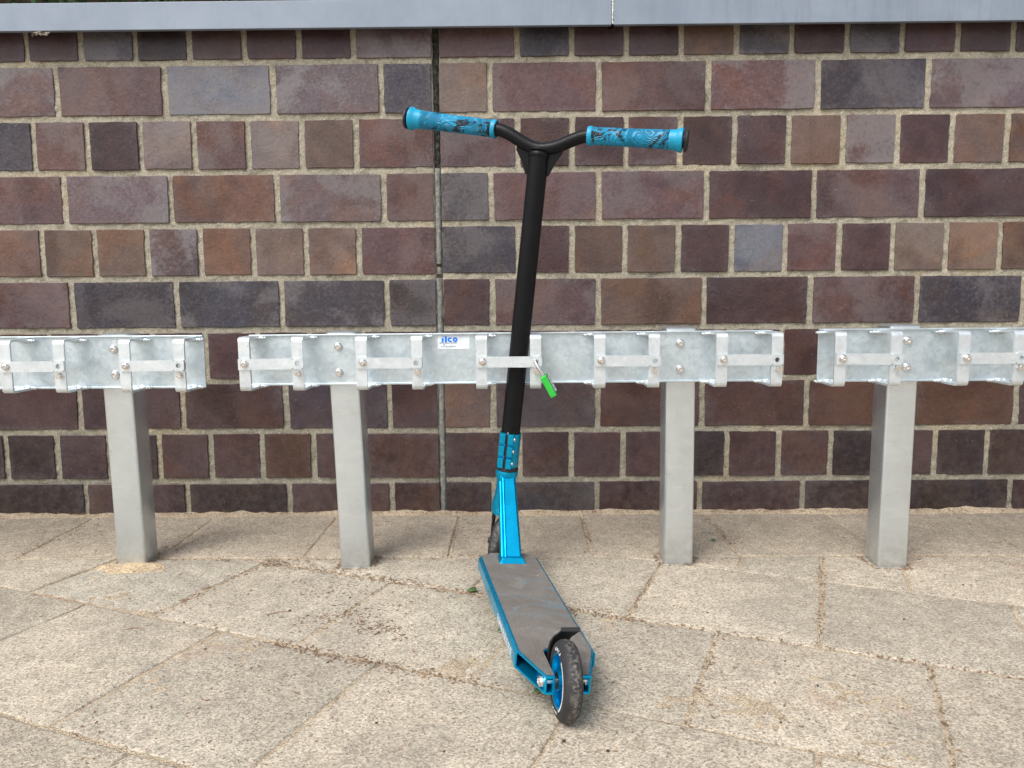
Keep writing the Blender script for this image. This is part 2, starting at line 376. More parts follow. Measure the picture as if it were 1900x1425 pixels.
# ================================================================== THE WALL
D = 1.8336; CH = 0.12243; ZT = 1.1819
xR, xL = -0.0631, -0.3128; XJ = -0.188; JW = 0.0092
GAP = 0.0072
wall = thing('brick_wall', (0, D, 0), 'low wall of purple-brown clinker bricks with sandy joints and a pale blue metal coping', 'wall')
WO = Vector((0, D, 0))
PAL = dict(p=(.128, .074, .073, .28), d=(.080, .045, .046, .08), k=(.046, .032, .035, .05), g=(.074, .066, .076, .42), G=(.195, .20, .222, .5),
           m=(.155, .108, .112, .75), b=(.155, .096, .074, .12), t=(.205, .142, .112, .2), r=(.155, .082, .075, .45), u=(.20, .155, .138, .5),
           o=(.10, .052, .038, .05), v=(.068, .052, .062, .1), e=(.05, .045, .052, .2))
# what each course shows, left to right: left of the joint / right of the joint (middle of the wall)
ROWS = {1: ('ddgkdddm', 'pgddbgdgddd'), 2: ('mpGmg', 'tpphgm'), 3: ('gruduuubp', 'pddpddbmdbb'), 4: ('pmbmp', 'gppdpd'),
        5: ('bbbmbttp', 'gdbbdGpdttb'), 6: ('pgggg', 'dpbdpg'), 7: ('dddddddd', 'dddddvddd'), 8: ('dddvd', 'bvddoo'),
        9: ('kdkddodd', 'ddddkddkdkk'), 10: ('kdkdd', 'keddkk')}
ROWS[3] = ('grdupubp', 'pddpddbmdbb')
PAL['h'] = (.15, .085, .08, .8)

BR = {}
def brick_mesh(w, h, var):
    key = (round(w, 4), round(h, 4), var)
    if key in BR: return BR[key]
    rr = random.Random(hash(key) & 0xffff if False else int(w * 9999) + int(h * 777) + var * 31)
    nx = 11 if w > 0.15 else 6; nz = 6
    pts = []
    c = 0.0012
    def J(a): return rr.uniform(-a, a)
    a = 0.0008
    corners = [(-w / 2, -h / 2), (w / 2, -h / 2), (w / 2, h / 2), (-w / 2, h / 2)]
    for k in range(4):
        (x0, z0), (x1, z1) = corners[k], corners[(k + 1) % 4]
        n = nx if k % 2 == 0 else nz
        L = math.hypot(x1 - x0, z1 - z0); dx, dz = (x1 - x0) / L, (z1 - z0) / L
        cut = rr.choice([c, c, c * 1.2, c * 3.0])
        for i in range(n + 1):
            t = cut + (L - 2 * cut) * i / n
            pts.append((x0 + dx * t + J(a) * (dz != 0) * 1 + J(a) * abs(dz), z0 + dz * t + J(a) * abs(dx)))
    n = len(pts)
    def inset(d): return [((x * (1 - 2 * d / w)), z * (1 - 2 * d / h)) for x, z in pts]
    vs = [(x, 0.0, z) for x, z in inset(0.0010)] + [(x, 0.0008, z) for x, z in pts] + [(x, 0.022, z) for x, z in pts]
    fs = [tuple(range(n))]
    for k in range(2):
        for i in range(n):
            j = (i + 1) % n; fs.append((k * n + i, (k + 1) * n + i, (k + 1) * n + j, k * n + j))
    me = bpy.data.meshes.new('brick'); me.from_pydata(vs, [], fs); me.materials.append(MAT['brick'])
    me.update()
    BR[key] = me; return me

brick_list = []   # (x0, x1, z0, z1, code)
XMIN, XMAX = -2.25, 2.25
for row in range(1, 11):
    zt = ZT - (row - 1) * CH; zb = zt - CH
    z0, z1 = zb + GAP, zt - GAP
    if row == 1: z1 = 1.166
    if row == 10: z0 = -0.03
    stretch = row % 2 == 0
    L, Rr = ROWS[row]
    # right side
    edges = []
    x = xR if stretch else xR + 0.0625
    edges.append((XJ + JW, x - GAP))
    step = 0.25 if stretch else 0.125
    while x < XMAX - step: edges.append((x + GAP, x + step - GAP)); x += step
    for i, (a, b) in enumerate(edges):
        code = Rr[i] if i < len(Rr) else rnd.choice('kkdkd' if row > 7 else 'pddbgmpt')
        if row in (1, 3, 5, 7, 9) or True: brick_list.append((a, b, z0, z1, code))
    edges = []
    x = xL if stretch else xL - 0.0625
    edges.append((x + GAP, XJ - JW))
    while x > XMIN + step: edges.append((x - step + GAP, x - GAP)); x -= step
    n = len(L)
    for i, (a, b) in enumerate(edges):
        code = L[n - 1 - i] if i < n else rnd.choice('kkdkd' if row > 7 else 'pddbgmpt')
        brick_list.append((a, b, z0, z1, code))
# the ones nearest the frame are single bricks, the far ends are one joined part
brick_list.sort(key=lambda b: abs((b[0] + b[1]) / 2))
nb = 0; far = MB()
for (a, b, z0, z1, code) in brick_list:
    cx, cz = (a + b) / 2, (z0 + z1) / 2; w, h = b - a, z1 - z0
    jx, jz = rnd.uniform(-.0008, .0008), rnd.uniform(-.0007, .0007)
    if nb < 290:
        me = brick_mesh(w, h, rnd.randrange(5))
        o = link('brick', me, wall, (cx + jx, rnd.uniform(-.0014, .0012), cz + jz), (R(rnd.uniform(-.35, .35)), R(rnd.uniform(-.25, .25)), R(rnd.uniform(-.25, .25))))
        c = PAL[code]; k = rnd.uniform(.90, 1.10) * .74
        o.color = (c[0] * k * rnd.uniform(.95, 1.05), c[1] * k, c[2] * k * rnd.uniform(.95, 1.05), c[3] * rnd.uniform(.7, 1.2))
        nb += 1
    else:
        far.box((cx, D + 0.011, cz), (w / 2, 0.011, h / 2))
fo = far.build('brickwork', 'brick', wall); fo.color = (.10, .06, .062, .2); fo['kind'] = 'stuff'

def fbm(x, y, z, sc, oct=3):
    return noise.fractal(Vector((x * sc, y * sc, z * sc)), 0.8, 2.0, oct, noise_basis='PERLIN_ORIGINAL')
# mortar: a rough sheet just behind the brick faces, with the body of the wall behind
def mortar_sheet():
    mb = MB(); x0, x1, z0, z1 = -1.36, 1.36, -0.03, 1.166; st = 0.0048
    nx = int((x1 - x0) / st); nz = int((z1 - z0) / st); vs = []; fs = []
    for j in range(nz + 1):
        z = z0 + (z1 - z0) * j / nz
        for i in range(nx + 1):
            x = x0 + (x1 - x0) * i / nx
            y = D + 0.0042 - 0.0018 * noise.noise(Vector((x * 38, 1.3, z * 38))) - 0.0024 * noise.noise(Vector((x * 120, 9.1, z * 120))) - .0016 * noise.noise(Vector((x * 7, 4, z * 7)))
            if abs(x - XJ) < 0.0088: y = D + 0.024
            vs.append((x, y, z))
    w = nx + 1
    for j in range(nz):
        for i in range(nx): fs.append((j * w + i, j * w + i + 1, (j + 1) * w + i + 1, (j + 1) * w + i))
    mb.add(vs, fs)
    for s in (-1, 1): mb.add([(s * 1.36, D + .003, -.03), (s * 6, D + .003, -.03), (s * 6, D + .003, 1.166), (s * 1.36, D + .003, 1.166)], [(0, 1, 2, 3)])
    return mb
mortar_sheet().build('mortar', 'mortar', wall, smooth=80)
MB().box((0, D + 0.135, 0.55), (6, 0.105, 0.60)).build('wall_core', 'mortar', wall)
def joint_strip(z0, z1, half, y0, amp, mat, name):
    mb = MB(); n = int((z1 - z0) / 0.004); m = 6; vs = []; fs = []
    for j in range(n + 1):
        z = z0 + (z1 - z0) * j / n; off = 0.0012 * noise.noise(Vector((3, z * 30, 8)))
        for i in range(m + 1):
            t = -1 + 2 * i / m
            y = D + y0 + 0.006 * abs(t) ** 3 + amp * noise.noise(Vector((t * 2, z * 110, 2))) + amp * .6 * noise.noise(Vector((t * 2, z * 30, 5)))
            vs.append((XJ + off + t * half * (1 + .12 * noise.noise(Vector((7, z * 70, i))) * (abs(t) > .9)), y, z))
    for j in range(n):
        for i in range(m): a = j * (m + 1) + i; fs.append((a, a + 1, a + m + 2, a + m + 1))
    mb.add(vs, fs); return mb.build(name, mat, wall, smooth=70)
joint_strip(0.822, 1.166, 0.0092, 0.010, 0.0050, 'moss', 'joint_filler')
joint_strip(0.600, 0.820, 0.0074, 0.0035, 0.0022, 'filler', 'joint_filler')
joint_strip(0.5755, 0.592, 0.0066, 0.005, 0.0022, 'filler', 'joint_filler')
joint_strip(-0.02, 0.566, 0.0080, 0.0030, 0.0020, 'filler', 'joint_filler')

# coping: two lengths of folded sheet with a sealed butt joint
XC = 0.2095
def coping(x0, x1, dz=0.0, dy=0.0):
    t = 0.002; yf, yb, zb, zt = 1.790 + dy, D + 0.29, 1.1185 + dz, 1.1775 + dz
    prof = [(yf, zt), (yb, zt + .012), (yb, zb + .012), (yb - t, zb + .012), (yb - t, zt + .012 - t), (yf + t, zt - t), (yf + t, zb + t), (yf + .012, zb + t), (yf + .012, zb), (yf, zb)]
    return MB().prism([(x0, y, z) for y, z in prof], (x1 - x0, 0, 0))
coping(-5.5, XC).build('coping_panel', 'coping', wall, bevel=0.0012)
coping(XC + 0.0052, 5.5, 0.0003, 0.0006).build('coping_panel', 'coping', wall, bevel=0.0012)
mb = MB(); n = 40; vs = []; fs = []
for j in range(n + 1):
    z = 1.1205 + 0.056 * j / n
    for i in range(4):
        vs.append((XC + 0.0004 + 0.0044 * i / 3 + .0006 * noise.noise(Vector((1, z * 150, 2))), 1.7925 - (0.002 if i in (1, 2) else 0) + 0.0018 * noise.noise(Vector((i, z * 160, 4))), z))
for j in range(n):
    for i in range(3): a = j * 4 + i; fs.append((a, a + 1, a + 5, a + 4))
mb.add(vs, fs).build('joint_sealant', 'sealant', wall, smooth=60)

# ================================================================== THE GROUND
gnd = MB().add([(-60, -60, -0.03), (60, -60, -0.03), (60, 60, -0.03), (-60, 60, -0.03)], [(0, 1, 2, 3)]).build('ground', 'sand')
gnd['kind'] = 'structure'
bank = MB().box((0, 5.6, 0.5), (6, 3.1, 0.98)).build('earth_bank', 'soil'); bank['kind'] = 'structure'

GZ = -0.002
def bedz(x, y):
    z = GZ - (0.0012 if y < 1.3 else 0.0012 + min(1, (y - 1.3) / .2) * .0010) + 0.0017 * noise.noise(Vector((x * 11, y * 11, 3))) + 0.0010 * noise.noise(Vector((x * 60, y * 60, 1)))
    if y > 1.79: z += (y - 1.79) / 0.045 * 0.0085 * (0.75 + 1.1 * noise.noise(Vector((x * 6, 2, 2))) + .5 * noise.noise(Vector((x * 30, 2, 2))))
    return z
def sand_sheet():
    x0, x1, y0, y1, st = -1.6, 1.6, 0.62, 1.85, 0.005
    nx = int((x1 - x0) / st); ny = int((y1 - y0) / st); vs = []; fs = []
    for j in range(ny + 1):
        y = y0 + (y1 - y0) * j / ny
        for i in range(nx + 1):
            x = x0 + (x1 - x0) * i / nx; vs.append((x, y, bedz(x, y)))
    w = nx + 1
    for j in range(ny):
        for i in range(nx): fs.append((j * w + i, j * w + i + 1, (j + 1) * w + i + 1, (j + 1) * w + i))
    mb = MB().add(vs, fs)
    z = GZ - .005
    for a, b, c, d in ((-6, -4, 6, y0), (-6, y0, x0, y1), (x1, y0, 6, y1)):
        mb.add([(a, b, z), (c, b, z), (c, d, z), (a, d, z)], [(0, 1, 2, 3)])
    return mb
pav = sand_sheet().build('pavement', 'sand', smooth=80); pav['kind'] = 'structure'; ORG[pav.name] = (0, 0, 0)

EA = R(-21.9); e2 = (math.cos(EA), math.sin(EA)); n2 = (-math.sin(EA), math.cos(EA))
def clip(poly, fn):
    out = []
    for i, p in enumerate(poly):
        q = poly[(i + 1) % len(poly)]; a, b = fn(p), fn(q)
        if a >= 0: out.append(p)
        if (a >= 0) != (b >= 0):
            t = a / (a - b); out.append((p[0] + (q[0] - p[0]) * t, p[1] + (q[1] - p[1]) * t))
    return out
def area(p): return 0.5 * sum(p[i][0] * p[(i + 1) % len(p)][1] - p[(i + 1) % len(p)][0] * p[i][1] for i in range(len(p)))
def from_en(a, b): return (e2[0] * a + n2[0] * b, e2[1] * a + n2[1] * b)
lines = [0.611 - 0.292 * k for k in range(14, 0, -1)] + [0.611, 0.906, 1.190, 1.478] + [1.478 + 0.292 * k for k in range(1, 14)]
PITCH = 0.2942; polys = []; g = 0.0020
for k in range(len(lines) - 1):
    b0, b1 = lines[k], lines[k + 1]
    odd = (k - lines.index(0.611)) % 2
    off = 0.148 if odd == 1 else 0.004
    extra = [0.0] if abs(b0 - 1.478) < 1e-6 else []
    xs = sorted([off + PITCH * i for i in range(-16, 17)] + extra)
    for i in range(len(xs) - 1):
        a0, a1 = xs[i], xs[i + 1]
        jg = g * rnd.choice([0.3, .5, .7, 1, 1.6])
        quad = [from_en(a0 + jg, b0 + jg), from_en(a1 - g, b0 + jg), from_en(a1 - g, b1 - g), from_en(a0 + jg, b1 - g)]
        poly = clip(quad, lambda p: 1.5045 + .002 - p[1])
        if len(poly) >= 3 and abs(area(poly)) > 0.0012: polys.append(poly)
for i in range(-16, 17):
    x = 0.148 + PITCH * i
    jg = g * rnd.choice([0.6, 1, 1.4, 2.0])
    polys.append([(x + jg, 1.513), (x + PITCH - g, 1.513), (x + PITCH - g, 1.812 + rnd.uniform(-.004, .004)), (x + jg, 1.812)])
def slab_geo(poly, ztop, detail=True):
    pts = []
    for i, p in enumerate(poly):
        q = poly[(i + 1) % len(poly)]; L = math.dist(p, q); n = max(1, int(L / 0.035)) if detail else 1
        nx_, ny_ = (q[1] - p[1]) / (L + 1e-9), -(q[0] - p[0]) / (L + 1e-9)
        for k in range(n):
            t = k / n; j = rnd.uniform(-.0014, .0006) if (detail and k) else -0.0006
            pts.append((p[0] + (q[0] - p[0]) * t + nx_ * j, p[1] + (q[1] - p[1]) * t + ny_ * j))
    cx = sum(p[0] for p in pts) / len(pts); cy_ = sum(p[1] for p in pts) / len(pts)
    tx, ty = rnd.uniform(-.003, .003), rnd.uniform(-.003, .003)
    def ring(d, dz):
        o = []
        for x, y in pts:
            L = math.hypot(x - cx, y - cy_) + 1e-6; k = 1 - d / L
            xx, yy = cx + (x - cx) * k, cy_ + (y - cy_) * k
            o.append((xx, yy, ztop + dz + (xx - cx) * tx + (yy - cy_) * ty))
        return o
    n = len(pts)
    if not detail: return ring(0, 0), [tuple(range(n))]
    vs = ring(0.005, 0) + ring(0.0012, -.0009) + ring(0, -.003) + ring(0, -.02)
    fs = [tuple(range(n))]
    for k in range(3):
        for i in range(n): j = (i + 1) % n; fs.append((k * n + i, (k + 1) * n + i, (k + 1) * n + j, k * n + j))
    return vs, fs
far_sl = MB()
SL = dict(a=(.452, .398, .315), b=(.438, .388, .310), c=(.466, .408, .322), grey=(.42, .382, .31), strip=(.395, .34, .265))
for poly in polys:
    cx = sum(p[0] for p in poly) / len(poly); cy_ = sum(p[1] for p in poly) / len(poly)
    if abs(cx) > 5 or cy_ < -3.8: continue
    if area(poly) < 0: poly = poly[::-1]
    zt = GZ + rnd.uniform(-.0007, .0012)
    near = abs(cx) < 2.0 and cy_ > 0.35
    vs, fs = slab_geo(poly, zt, near)
    if near:
        o = MB().add(vs, fs).build('paving_slab', 'slab', pav, smooth=50)
        if cy_ > 1.52: c = SL['strip']
        elif math.hypot(cx + .72, cy_ - 1.35) < 0.17: c = SL['grey']
        else: c = SL[rnd.choice('abc')]
        k = rnd.uniform(.94, 1.06); o.color = (c[0] * k, c[1] * k, c[2] * k, 1)
    else: far_sl.add(vs, fs)
o = far_sl.build('slab_field', 'slab', pav); o.color = (.43, .37, .29, 1); o['kind'] = 'stuff'

# ================================================================== SCOOTER RACKS
def strap_mesh(hole):
    """U-shaped flat strap, 20 wide, open to the back; local origin at the beam face, z = 0 at its middle"""
    mb = MB(); w, t, dep, h, r = 0.0100, 0.0042, 0.060, 0.0493, 0.008
    def arc(sgn):
        pts = []
        for k in range(6):
            a = (math.pi / 2) * k / 5
            pts.append((-dep + r - r * math.sin(a), sgn * (h - r + r * math.cos(a)), -dep + r - (r - t) * math.sin(a), sgn * (h - r + (r - t) * math.cos(a))))
        return pts
    for sgn in (1, -1):
        yb = -0.0005
        path = [(yb, sgn * (h - .0), yb, sgn * (h - t))] + arc(sgn)
        loops = [[(-w, a, b), (w, a, b), (w, c, d), (-w, c, d)] for a, b, c, d in path]
        mb.loft([[Vector(p) for p in l] for l in loops], True)
    L = 2 * (h - r) - 0.0002
    if hole: mb.holed(L, 2 * w, 0.0046, hole, (0, -dep, 0), (Z3, -X3, Y3), t)
    else: mb.box((0, -dep + t / 2, 0), (w, t / 2, L / 2))
    me = mb.mesh('strap', 'galv_light', smooth=40); return me
STRAP = [strap_mesh(None), strap_mesh(-0.0005)]
def weld_mesh():
    mb = MB(); n = 14
    pts = [(-0.012 + 0.024 * i / n, -0.0026 + .0012 * math.sin(i * 2.3), .0008 * math.sin(i * 1.7)) for i in range(n + 1)]
    mb.tube(pts, [0.0012 + 0.0022 * math.sin(math.pi * min(1, max(0.12, i / n))) + .0006 * math.sin(i * 3.1) for i in range(n + 1)], 7)
    return mb.mesh('weld_bead', 'galv_light', smooth=60)
WELD = weld_mesh()
def bar_mesh():
    mb = MB(); mb.holed(0.118, 0.0196, 0.0046, 0.0485, (0, 0, 0), (X3, Z3, Y3), -0.0042)
    return mb.mesh('locking_bar', 'galv_light', smooth=35)
BAR = bar_mesh()
def bolt_mesh(r, h):
    mb = MB()
    mb.lathe([(r * .98, 0.0), (r, -0.0006), (r * .95, -h * .45), (r * .78, -h * .8), (r * .52, -h), (r * .40, -h), (r * .38, -h * .35), (0.0001, -h * .35)], (0, 0, 0), Y3, 20)
    me = mb.mesh('bolt', 'steel', smooth=38); return me
BOLT = bolt_mesh(0.0066, 0.005); BOLT2 = bolt_mesh(0.0082, 0.0056)
WASH = MB().lathe([(0.0074, 0), (0.0074, -0.001), (0.002, -0.001)], (0, 0, 0), Y3, 20).mesh('washer', 'steel', smooth=30)
def screw_mesh():
    mb = MB(); r = 0.0047; L = 0.008
    mb.lathe([(r, 0), (r, -L + .001), (r * .85, -L)], (0, 0, 0), Y3, 16)
    mb.box((0, -L - 0.0006, 0.0029), (r * .8, .0009, .0016)); mb.box((0, -L - 0.0006, -0.0029), (r * .8, .0009, .0016))
    return mb.mesh('slotted_screw', 'steel', smooth=38)
SCREW = screw_mesh()
def beam(x0, x1, yf, zb, zt, tilt=0.0):
    """channel section with short lips turned to the front; zb/zt at x0, rising by tilt towards x1"""
    t = 0.003; lip = 0.0055
    prof = [(-lip, zb), (t, zb), (t, zt), (-lip, zt), (-lip, zt - t), (0, zt - t), (0, zb + t), (-lip, zb + t)]
    mb = MB(); mb.loft([[Vector((x0, yf + y, z)) for y, z in prof], [Vector((x1, yf + y, z + tilt)) for y, z in prof]]); return mb
def post(parent, xb, xt, yb, yt, zt, w=0.0285):
    """square hollow section, corners rounded, leaning a little"""
    mb = MB(); r = 0.005; loops = []
    def sec(cx, cy0, z, ww, rr):
        pts = []
        for qx, qy, a0 in ((1, 1, 0), (-1, 1, 90), (-1, -1, 180), (1, -1, 270)):
            for k in range(4):
                a = R(a0 + 30 * k); pts.append(Vector((cx + qx * (ww - rr) + rr * math.cos(a), cy0 + ww + qy * (ww - rr) + rr * math.sin(a) - (w - w), z)))
        return pts
    loops.append(sec(xb, yb, -0.06, w, r)); loops.append(sec(xb + (xt - xb) * .5, yb + (yt - yb) * .5, zt / 2, w, r)); loops.append(sec(xt, yt, zt, w, r))
    l = sec(xt, yt + 0.004, zt + 0.003, w - .004, r); loops.append(l)
    mb.loft(loops); return mb.build('post', 'galv_post', parent, smooth=50)
RK = random.Random(3)
def rack(base, label, x0, x1, yf, zb, zt, tilt, pairs, posts, bolts, seen=True):
    t = thing('scooter_rack', base, label, 'scooter rack', 'scooter racks bolted up along the brick wall'); B = Vector(base)
    beam(x0, x1, yf, zb, zt, tilt).build('cross_beam', 'galv', t, bevel=0.0006)
    for p in posts: post(t, *p)
    def zc(x): return (zb + zt) / 2 + tilt * (x - x0) / (x1 - x0)
    for xa, xb_ in pairs:
        for k, x in enumerate((xa, xb_)):
            s_ = link('strap', STRAP[k], t, Vector((x, yf - 0.0003, zc(x) - .0028)) - B, (0, R(RK.uniform(-.4, .4)), R(RK.uniform(-.8, .8)))); ORG[s_.name] = None
            for sg in (1, -1):
                link('weld_bead', WELD, s_, (0, -0.0015, sg * (0.0485 - .0044)), (0, 0, 0))
                link('weld_bead', WELD, s_, (.0125 if x < 0 else -.0125, -0.0045, sg * (0.0485 - .0035)), (0, 0, 0))
            if k:
                sc_ = link('slotted_screw', SCREW, s_, (0.001, -0.060, -0.0165), (0, R(RK.uniform(0, 180)), 0))
        xm = (xa + xb_) / 2 + 0.001; yb = yf - 0.0003 - 0.060 - 0.0008
        b_ = link('locking_bar', BAR, t, Vector((xm, yb, zc(xm) - .0022)) - B, (0, R(RK.uniform(-.5, .5)), 0))
        link('washer', WASH, b_, (-0.0475, -0.0043, 0.0008)); link('bolt', BOLT, b_, (-0.0475, -0.0050, 0.0008), (0, R(RK.uniform(0, 60)), 0))
    for x, z in bolts:
        link('bolt', BOLT2, t, Vector((x, yf - 0.0003, z)) - B, (0, R(RK.uniform(0, 60)), 0))
    return t
rackM = rack((-0.0175, 1.48, 0), 'long middle galvanised scooter rack on two square posts, holding the blue scooter', -0.5062, 0.4716, 1.445, 0.3588, 0.4547, 0.0022,
     [(-.4972, -.4008), (-.2846, -.1852), (-.0674, .0290), (.1448, .2432), (.3638, .4628)],
     [(-.321, -.3352, 1.451, 1.4485, .4560), (.3095, .3042, 1.4615, 1.4485, .4600)], [(-.340, .4314), (-.3404, .3825), (.3016, .4332), (.3024, .3844)])
rack((-1.0878, 1.5, 0), 'galvanised scooter rack at the left edge, its post standing in yellow sand', -1.5765, -.5988, 1.458, 0.3534, 0.4541, 0.0002,
     [(-1.50, -1.402), (-1.275, -1.178), (-1.059, -.962), (-.940, -.8415)][:2] + [(-1.16, -1.062), (-.940, -.8415), (-.7205, -.6208)],
     [(-.773, -.7736, 1.4745, 1.4615, .4545), (-1.41, -1.41, 1.4745, 1.4615, .4545)], [(-.7715, .4284), (-.7716, .3799), (-1.41, .4284), (-1.41, .3799)])
rack((1.04, 1.46, 0), 'galvanised scooter rack at the right edge, its post scratched on the left side', .5532, 1.531, 1.430, 0.3608, 0.4592, 0.0,
     [(.5705, .6682), (.7887, .8867), (1.005, 1.102), (1.22, 1.318), (1.435, 1.532)],
     [(.7155, .7152, 1.439, 1.4335, .4622), (1.362, 1.362, 1.439, 1.4335, .4622)], [(.7178, .4360), (.7183, .3870), (1.362, .436), (1.362, .387)])

# sticker on the middle beam (the square code is left out)
sy_ = 1.445 - 0.0003
st = MB().box((-.1228, sy_ - .0001, .4400), (.0298, .0001, .0146)).build('sticker', 'sticker', rackM)
def flat_text(mb, txt, size, bold, c, X, Z, N, off=0.0003, sx=1.0):
    vs, fs = text_geo(txt, size, bold)
    mb.add([Vector(c) + X * (x * sx) + Z * y + N * off for x, y, z in vs], fs)
mb = MB(); kk = 3.457e-5
def lg(zx, zy): return Vector((-.1523 + (zx - 58) * kk, sy_ - .0005, .4544 - (zy - 117) * kk))
for poly in ([(262, 372), (378, 372), (378, 592), (255, 592)], [(312, 268), (378, 268), (378, 322), (325, 322)], [(430, 265), (552, 265), (552, 588), (430, 588)]):
    mb.add([lg(*p) for p in poly], [(0, 1, 2, 3)])
for cx_, cy_2, a0, a1, ri in ((715, 455, 38, 322, 44), (992, 455, 0, 360, 36)):
    n = 32; L = []
    for k in range(n + 1):
        a = R(a0 + (a1 - a0) * k / n); L += [lg(cx_ + ri * math.cos(a), cy_2 + ri * math.sin(a)), lg(cx_ + 132 * math.cos(a) * (1 if ri != 44 else min(1, .80 / max(.01, math.cos(a)) if math.cos(a) > .80 else 1)), cy_2 + 132 * math.sin(a))]
    mb.add(L, [(2 * k, 2 * k + 1, 2 * k + 3, 2 * k + 2) for k in range(n)])
mb.build('sticker_logo', 'ink_blue', st)
mb = MB()
flat_text(mb, 'Metallbau GmbH', .0036, 0.00005, (-.1325, sy_, .4368), X3, Z3, -Y3, .0004, 1.2)
mb.box((-.1405, sy_ - .0004, .4334), (.0011, .00005, .0010))
flat_text(mb, 'www.ilco-metall.de', .0032, 0.00005, (-.1325, sy_, .4300), X3, Z3, -Y3, .0004, 1.0)
mb.build('sticker_small_print', 'ink', st)

# ================================================================== THE SCOOTER
O = Vector((0.05536, 0.91216, 0.04744))
U = Vector((-0.17485, 0.98454, -0.01037)).normalized(); V = Vector((0.98161, 0.17349, -0.07957)).normalized(); Wd = Vector((0.07655, 0.02409, 0.99677)).normalized()
def dk(a, b, c): return O + U * a + V * b + Wd * c
WR = 0.0494
SCO = Vector((0.05536, 0.9, GZ))
sco = thing('kick_scooter', SCO, 'blue and black stunt kick scooter standing locked in the middle rack', 'scooter')
HT, HB = 0.0114, 0.0114 - 0.0236      # deck top / bottom above the axle
UF, UB, DW = 0.446, 0.0588, 0.0546
def outline(inset=0.0, slot=True):
    w = DW - inset
    o = [(UF + .024 - inset, -.030), (UF + .024 - inset, .030), (UF - inset * .4, w), (UB, w), (-.012, .0290 - inset * .3)]
    if slot: o += [(-.012, .0168), (.058, .0168), (.064, .0115), (.064, -.0115), (.058, -.0168), (-.012, -.0168)]
    return o + [(-.012, -.0290 + inset * .3), (UB, -w), (UF - inset * .4, -w)]
mb = MB()
def plate(mb, z0, z1, inset): mb.prism([dk(a, b, z0) for a, b in outline(inset)], Wd * (z1 - z0))
plate(mb, HT - .0034, HT, .0038); plate(mb, HB, HB + .003, .002)
for s in (-1, 1):
    prof = [(DW - .0038, HT), (DW, HT - .0042), (DW, HB + .002), (DW - .002, HB), (DW - .0032, HB + .0005), (DW - .0032, HT - .0048), (DW - .0038, HT - .0034)]
    l0 = [dk(UB, s * a, b) for a, b in prof]; l1 = [dk(UF, s * a, b) for a, b in prof]
    mb.loft([l0, l1])
    # chamfered nose sides
    for (a0, b0, a1, b1) in ((UF, DW, UF + .024, .030),):
        P = [dk(a0, s * b0, HT - .003), dk(a1, s * b1, HT - .003), dk(a1, s * b1, HB), dk(a0, s * b0, HB)]
        nn = (P[1] - P[0]).cross(P[3] - P[0]).normalized() * (.003 if s > 0 else -.003)
        mb.prism(P, nn)
    # webs of the wheel slot and the dropout plates
    mb.box(dk(.030, s * .0182, (HT + HB) / 2), (.042, .0013, (HT - HB) / 2 - .003), (U, V, Wd))
    mb.box(dk(.012, s * .0277, (HT + HB) / 2), (.024, .0014, (HT - HB) / 2 - .0005), (U, V, Wd))
mb.box(dk(UF + .022, 0, (HT + HB) / 2), (.0015, .030, (HT - HB) / 2 - .003), (U, V, Wd))
deck = mb.build('deck', 'blue', sco, bevel=0.0007)
def tape_outline():
    w = DW - .0060
    return [(UF + .017, -.029), (UF + .017, .029), (UF - .004, w), (UB + .001, w), (-.0085, .0265), (-.0085, .0178), (.0585, .0178), (.0655, .0122), (.0655, -.0122), (.0585, -.0178), (-.0085, -.0178), (-.0085, -.0265), (UB + .001, -w), (UF - .004, -w)]
MB().prism([dk(a, b, HT + .0001) for a, b in tape_outline()], Wd * .0009).build('grip_tape', 'tape', sco)
# white block lettering on the left flank
mb = MB(); vs, fs = text_geo('SMEEEEEE', .0185, .0007)
mx = max(abs(v[0]) for v in vs)
mb.add([dk(.146 - x / mx * .064, -DW - .0003, HT - .0135 - y * .80) for x, y, z in vs], fs).build('deck_lettering', 'sticker', deck)

